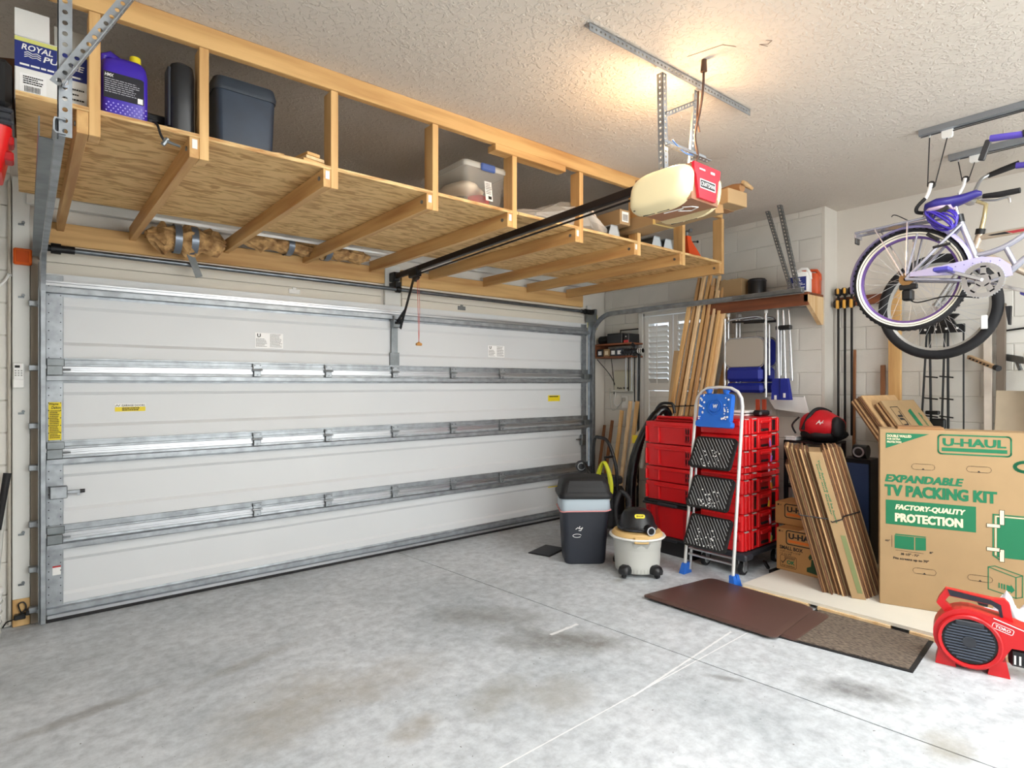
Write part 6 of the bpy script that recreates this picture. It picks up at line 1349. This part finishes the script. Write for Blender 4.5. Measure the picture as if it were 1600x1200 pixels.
# ---- folded chairs hanging below the wall shelf
ALT = mat('aluminium_tube', (206, 208, 212), .25, .85); BLUEF = mat('blue_fabric', (22, 38, 140), .6); GREYF = mat('grey_mesh', (168, 162, 152), .8)
def chair(x, y, label, front):
    t = thing('folding_chair', label, 'chair', (x, y, 1.38), 0, 'folded chairs on the right wall')
    for s in (-1, 1):
        MB().cyl((0, s*.20, .08), (0, s*.20, .74), .013, n=10).build('side_tube', ALT, t, 40); MB().cyl((.035, s*.185, .0), (.035, s*.185, .77), .013, n=10).build('leg', ALT, t, 40); MB().cyl((.065, s*.20, .2), (.065, s*.20, .66), .011, n=10).build('leg', ALT, t, 40)
        MB().cyl((.035, s*.185, .76), (.035, s*.185, .79), .016, n=10).build('foot_cap', PAPER, t, 40)
    MB().tube(spline([(.0, -.18, .70), (0, -.12, .735), (0, .12, .725), (0, .18, .70)], 4), .010, 8).build('cross_tube', ALT, t, 40)
    MB().loft([[(-.012, q, z) for q, z in rrect(.37, .26, .06, cy=.41)], [(.004, q, z) for q, z in rrect(.37, .26, .06, cy=.41)]]).build('back_panel', GREYF if front else BLUEF, t, 40)
    MB().tube([(-.004, q, z) for q, z in rrect(.385, .275, .06, cy=.41)], .006, 6, True).build('panel_rim', ALT, t, 50)
    r_ = [[(-.02-.02*math.sin(R(a)), q, z) for q, z in ((-.175, .20+.08*a/180), (.175, .20+.08*a/180))] for a in (0, 180)]
    MB().bx(-.045, .02, -.18, .17, .14, .275, .03).build('seat_fold', BLUEF, t); MB().bx(-.03, .04, -.18, .18, .04, .13, .025).build('seat_fold', BLUEF, t)
    MB().bar((-.01, .12, .70), (-.02, -.2, .69), .004, .02).build('bungee', BLACKP, t)
    return t
chair(5.13, 2.83, 'grey and blue folding chair hanging nearest below the wall shelf', True)
chair(5.265, 2.79, 'second folding chair hanging behind the grey and blue one', False)
t = thing('chair_bag', 'blue fabric chair arm pouch hanging right of the folding chairs', 'pouch', (5.16, 2.50, 1.36), 0)
MB().loft([[(x, y, 0) for x, y in ((-.03, -.085), (.03, -.085), (.03, .08), (-.03, .08))], [(x, y, .19) for x, y in ((-.02, -.06), (.02, -.06), (.02, .075), (-.02, .075))]]).build('pouch', BLUEF, t)
MB().bx(-.033, -.03, -.05, -.03, .02, .06).bx(-.033, -.03, .03, .05, .0, .04).build('white_tag', PAPER, t); MB().bx(-.03, .03, .0, .006, .0, .19).build('seam', mat('blue_seam', (14, 24, 90), .6), t)
for k in range(3): MB().cyl((.01+.02*k, .03-.05*k, .17), (.01+.02*k, .04-.04*k, .80), .012, n=10).build('pole', ALT, t, 40)
MB().bx(.0, .05, -.075, .06, .62, .66, .008).build('strap', BLACKP, t)
# ---- bar clamps and rack on the recessed wall
t = thing('clamp_rack', 'brown wooden clamp rail on the recessed wall', 'rail', (5.62, 2.05, 2.23), world=True)
MB().bx(5.60, RB-.002, 1.75, 2.225, 2.19, 2.27, .003).build('rail', BROWNY, t); MB().bx(5.598, 5.60, 1.80, 1.83, 2.20, 2.26).build('steel_plate', GALVD, t)
for k in range(3):
    y = 2.185-k*.055
    t = thing('bar_clamp', ('leftmost', 'middle', 'rightmost')[k]+' of three long black and orange bar clamps on the recessed wall', 'clamp', (5.56, y, 1.3), world=True, group='long bar clamps on the recessed wall')
    MB().bx(5.553, 5.567, y-.008, y+.008, 1.05, 2.33, .001).build('bar', BLACKM, t)
    MB().bx(5.50, 5.59, y-.022, y+.022, 2.17, 2.235, .01).bx(5.52, 5.59, y-.02, y+.02, 2.28, 2.345, .01).build('jaw', BLACKP, t)
    MB().bx(5.485, 5.515, y-.028, y-.006, 2.16, 2.235, .006).build('grip', mat('amber_grip', (226, 170, 70), .5), t); MB().bx(5.50, 5.525, y-.024, y-.006, 2.29, 2.34, .006).build('pad', MATS['amber_grip'], t)
# ---- boards, bars, tripods leaning on the recessed wall
def lean(label, p0, p1, w_, th, m, name='leaning_board', cat='board', up=(1, 0, 0)):
    t = thing(name, label, cat, p0, world=True); MB().bar(p0, p1, w_, th, up, .002).build('board', m, t); return t
lean('wide pine stud standing behind the bicycle wheels', (5.55, 1.74, .004), (5.60, 1.755, 2.35), .09, .038, OAKZ)
lean('short dark brown stick beside the pine stud', (5.54, 1.83, .004), (5.60, 1.845, 1.66), .035, .02, BROWNZ)
lean('thin tan dowel right of the bar clamps', (5.54, 2.06, .004), (5.60, 2.065, 1.80), .02, .02, BROWNZ)
lean('silver edged board below the bicycle wheels', (5.50, 1.11, .004), (5.60, 1.14, 1.93), .05, .03, mat('whitewashed_wood', (214, 204, 192), .5, .2, var=.15, scale=8))
lean('tall grey post near the right edge', (5.53, 1.06, .004), (5.61, 1.06, 2.1), .05, .05, mat('grey_wood', (120, 108, 96), .7))
lean('plywood panel leaning near the right edge', (5.47, 1.0, .004), (5.55, .97, 1.45), .22, .015, mat('pale_ply', (196, 180, 156), .7, var=.15, scale=5))
lean('whitish board at the right edge of the view', (5.38, .82, .004), (5.50, .885, 1.72), .06, .03, MATS['whitewashed_wood'])
t = thing('perforated_bar', 'short perforated tan bar sticking out from the wall', 'bar', (5.5, 1.15, 1.62), world=True)
MB().bar((5.62, 1.26, 1.71), (5.38, 1.045, 1.615), .03, .03, ch=.003).build('bar', mat('tan_bar', (200, 168, 130), .6), t)
for k in range(6):
    q = V((5.62, 1.26, 1.71)).lerp(V((5.38, 1.045, 1.615)), .15+.13*k); MB().cyl(q+V((-.012, .012, -.001))*1.0, q+V((-.02, .018, .0)), .006, n=8).build('hole', BLACKM, t)
MB().cyl((5.39, 1.055, 1.62), (5.365, 1.03, 1.61), .021, n=10).build('end_cap', BLACKR, t, 40)
t = thing('dark_bracket', 'dark metal bracket sticking out at the right edge', 'bracket', (5.6, .98, 1.69), world=True)
MB().bar((5.64, 1.04, 1.70), (5.45, .86, 1.655), .02, .05, ch=.003).build('arm', GALVD, t); MB().bar((5.55, .96, 1.66), (5.54, .94, 1.60), .02, .02).build('stud', GALVD, t)
t = thing('black_rod', 'thin black rod on the wall at the right edge', 'rod', (5.62, 1.0, 1.91), world=True)
MB().cyl((5.64, 1.075, 1.895), (5.64, .70, 1.935), .007, n=8).build('rod', BLACKM, t, 40); MB().cyl((5.64, 1.08, 1.8945), (5.64, 1.07, 1.8955), .011, n=8).build('tip', BLACKR, t)
t = thing('motor_bracket', 'black perforated bracket with dark fan shape seen through the rear wheel', 'bracket', (5.58, 1.45, 1.95), world=True)
MB().bx(5.55, 5.57, 1.27, 1.57, 1.90, 1.965, .004).build('plate', BLACKM, t); MB().cyl((5.56, 1.42, 2.0), (5.60, 1.42, 2.0), .07, n=16).build('drum', mat('maroon_dark', (58, 30, 34), .5), t, 40)
MB().prism([(1.32, 1.96), (1.48, 1.96), (1.42, 2.06), (1.30, 2.04), (1.34, 2.0)], 'x', 5.53, 5.56).build('fan_shroud', BLACKM, t)
hb = MB()
for k in range(4): hb.bx(5.549, 5.551, 1.31+k*.07, 1.325+k*.07, 1.925, 1.94)
hb.build('slots', PAPER, t)
for k, (ya, yb, yc, lab) in enumerate(((1.60, 1.46, 1.50, 'left black wire clamp stand leaning on the recessed wall'), (1.44, 1.36, 1.38, 'right black wire clamp stand leaning on the recessed wall'))):
    t = thing('clamp_stand', lab, 'clamp', (5.5, ya, .05), world=True, group='black clamp stands')
    MB().cyl((5.52, ya, .05), (5.56, yc+.02, 1.90), .008, n=8).build('rod', BLACKM, t, 40); MB().cyl((5.50, yb, .05), (5.56, yc, 1.90), .009, n=8).build('rod', BLACKM, t, 40); MB().cyl((5.52, yb-.09, .05), (5.56, yb-.08, 1.92), .006, n=8).build('rod', BLACKM, t, 40)
    for z in (1.38, 1.24, 1.55): MB().cyl((5.50, yb-.03, z), (5.50, yb+.06, z+.01), .006, n=6).build('screw', BLACKM, t)
    MB().bx(5.48, 5.53, ya-.06, ya+.04, 1.15, 1.23, .01).build('jaw', BLACKM, t); MB().bx(5.48, 5.53, ya-.02, ya+.07, 1.26, 1.29, .006).build('jaw', BLACKM, t)
    MB().bx(5.47, 5.53, min(ya, yb)-.06, max(ya, yb)+.03, .047, .07, .005).build('foot', BLACKM, t)
# ================================================================== rack behind the red cases
t = thing('steel_rack', 'black steel shelf rack behind the red tool cases', 'rack', (5.15, 2.2, 0), world=True)
for x, y in ((5.035, 2.06), (5.035, 2.40), (5.35, 2.06), (5.35, 2.40)): MB().bx(x-.015, x+.015, y-.015, y+.015, PT if y < 2.2 else 0.001, 1.02, .002).build('upright', BLACKM, t)
for z in (.62, .86, 1.0): MB().bx(5.02, 5.365, 2.045, 2.415, z, z+.02, .003).build('shelf', BLACKM, t)
for i, (z, h, m, w_, lab) in enumerate(((.882, .055, KRAFT, .26, 'tan flat carton on the middle shelf of the black rack'), (.642, .10, PAPER, .2, 'stack of white papers on the lower shelf of the black rack'))):
    simple('flat_box', lab, 'box', (5.12, 2.24, z), [('box', MB().bx(-.13, .15, -w_/2, w_/2, 0, h, .003), m), ('edge', MB().bx(-.132, .15, -w_/2-.002, w_/2+.002, h*.5, h*.56), BLACKP)])
simple('white_bag', 'white printed sack standing under the black rack', 'sack', (5.17, 2.24, PT), [('sack', MB().bx(-.12, .15, -.15, .13, 0, .55, .04), mat('white_sack', (206, 204, 196), .7)), ('black_print', MB().bx(-.123, -.12, -.10, .0, .18, .36).bx(-.123, -.12, .03, .10, .30, .45), INK)])
simple('clear_tray', 'clear shallow tray on the top of the black rack', 'tray', (5.12, 2.36, 1.021), [('tray', MB().bx(-.1, .1, -.05, .04, 0, .03, .004), mat('frosted_tray', (220, 224, 226), .3)), ('rim', MB().bx(-.104, .104, -.054, .044, .026, .034, .002), PAPER)])
t = thing('red_bag', 'red and black zip bag slumped on the black rack', 'bag', (5.12, 2.14, 1.021), 0)
b = blob((0, 0, .13), (.16, .17, .13), 31, .05, 24, 14); b.v = [(x, y, max(z, .002)) for x, y, z in b.v]; b.build('bag_body', mat('red_nylon', (204, 22, 36), .5), t, 60)
b = blob((.03, 0, .06), (.17, .18, .075), 33, .05, 24, 12); b.v = [(x, y, max(z, .0015)) for x, y, z in b.v]; b.build('bag_base', BLACKR, t, 60)
MB().tube(spline([(-.13, .10, .10), (-.12, .06, .2), (-.06, .03, .262), (.02, .0, .268), (.09, -.03, .24)], 5), .016, 8).build('zip_band', BLACKR, t, 60); MB().tube(spline([(-.06, .19, .06), (-.08, .21, .13), (-.06, .16, .2)], 5), .008, 7).build('strap', BLACKP, t, 60)
blob((-.05, -.14, .13), (.08, .05, .09), 35, .08).build('side_pocket', BLACKR, t, 60)
M_ = frame((-.165, -.03, .15), (0, -1, 0), (.35, 0, 1)); strokes('white_logo', PAPER, t, M_, [[(.0, .0), (.02, .03), (.03, .0), (.05, .03)], [(.01, .015), (.05, .012)]], .006, .014)
simple('round_reel', 'small grey ringed reel behind the flattened cartons', 'reel', (5.2, 1.87, .9), [('reel', MB().cyl((0, -.05, .055), (0, .05, .055), .055, n=20), BLACKP, 40), ('ring', MB().lathe([(.03, 0), (.042, 0), (.042, .004), (.03, .004)], 20, frame((-.0555, 0, .055), (0, -1, 0), (0, 0, 1)), True), STEELB, 40)])
simple('storage_cabinet', 'dark cabinet standing under the small reel', 'cabinet', (5.25, 1.88, PT), [('carcass', MB().bx(-.12, .12, -.1, .12, 0, .852, .004), BLACKM), ('door', MB().bx(-.126, -.12, -.09, .11, .03, .82, .003), mat('navy_door', (40, 60, 96), .5)), ('knob', MB().cyl((-.126, .08, .45), (-.14, .08, .45), .01, n=10), STEELB)])
# white panel and red supports behind the cases
simple('hanging_sign_board', 'white angled panel hanging behind the blue pouch', 'panel', (5.28, 2.52, 1.27), [('panel', MB().prism([(-.16, .12), (.18, .12), (.10, .0), (-.2, -.03)], 'x', 0, .02), PAPER), ('edge', MB().bx(-.002, .022, -.16, .18, .115, .125), GREYP)])
for y in (2.74, 2.68):
    t = thing('red_post', 'narrow orange red post behind the red tool cases, %s' % ('left of two' if y > 2.7 else 'right of two'), 'post', (5.2, y, 0), world=True)
    MB().bx(5.19, 5.21, y-.018, y+.018, .002, 1.36, .002).build('post', mat('rust_red', (178, 66, 34), .55), t); MB().bx(5.18, 5.22, y-.03, y+.03, .001, .02, .002).build('foot_plate', BLACKM, t)
simple('white_parts_box', 'white box on top of the right stack of tool cases', 'box', (4.78, 2.66, 1.2275), [('box', MB().bx(-.07, .08, -.07, .06, 0, .045, .004), PAPER), ('band', MB().bx(-.072, .082, -.072, .062, .018, .026), BLACKP)])
simple('black_cordless_tool', 'black cordless tool lying on top of the right stack of tool cases', 'tool', (4.85, 2.52, 1.2275), [('body', MB().bx(-.09, .07, -.04, .04, 0, .05, .015), BLACKP), ('lens', MB().cyl((.06, -.045, .03), (.06, -.05, .03), .02, n=12), STEELB, 40)])
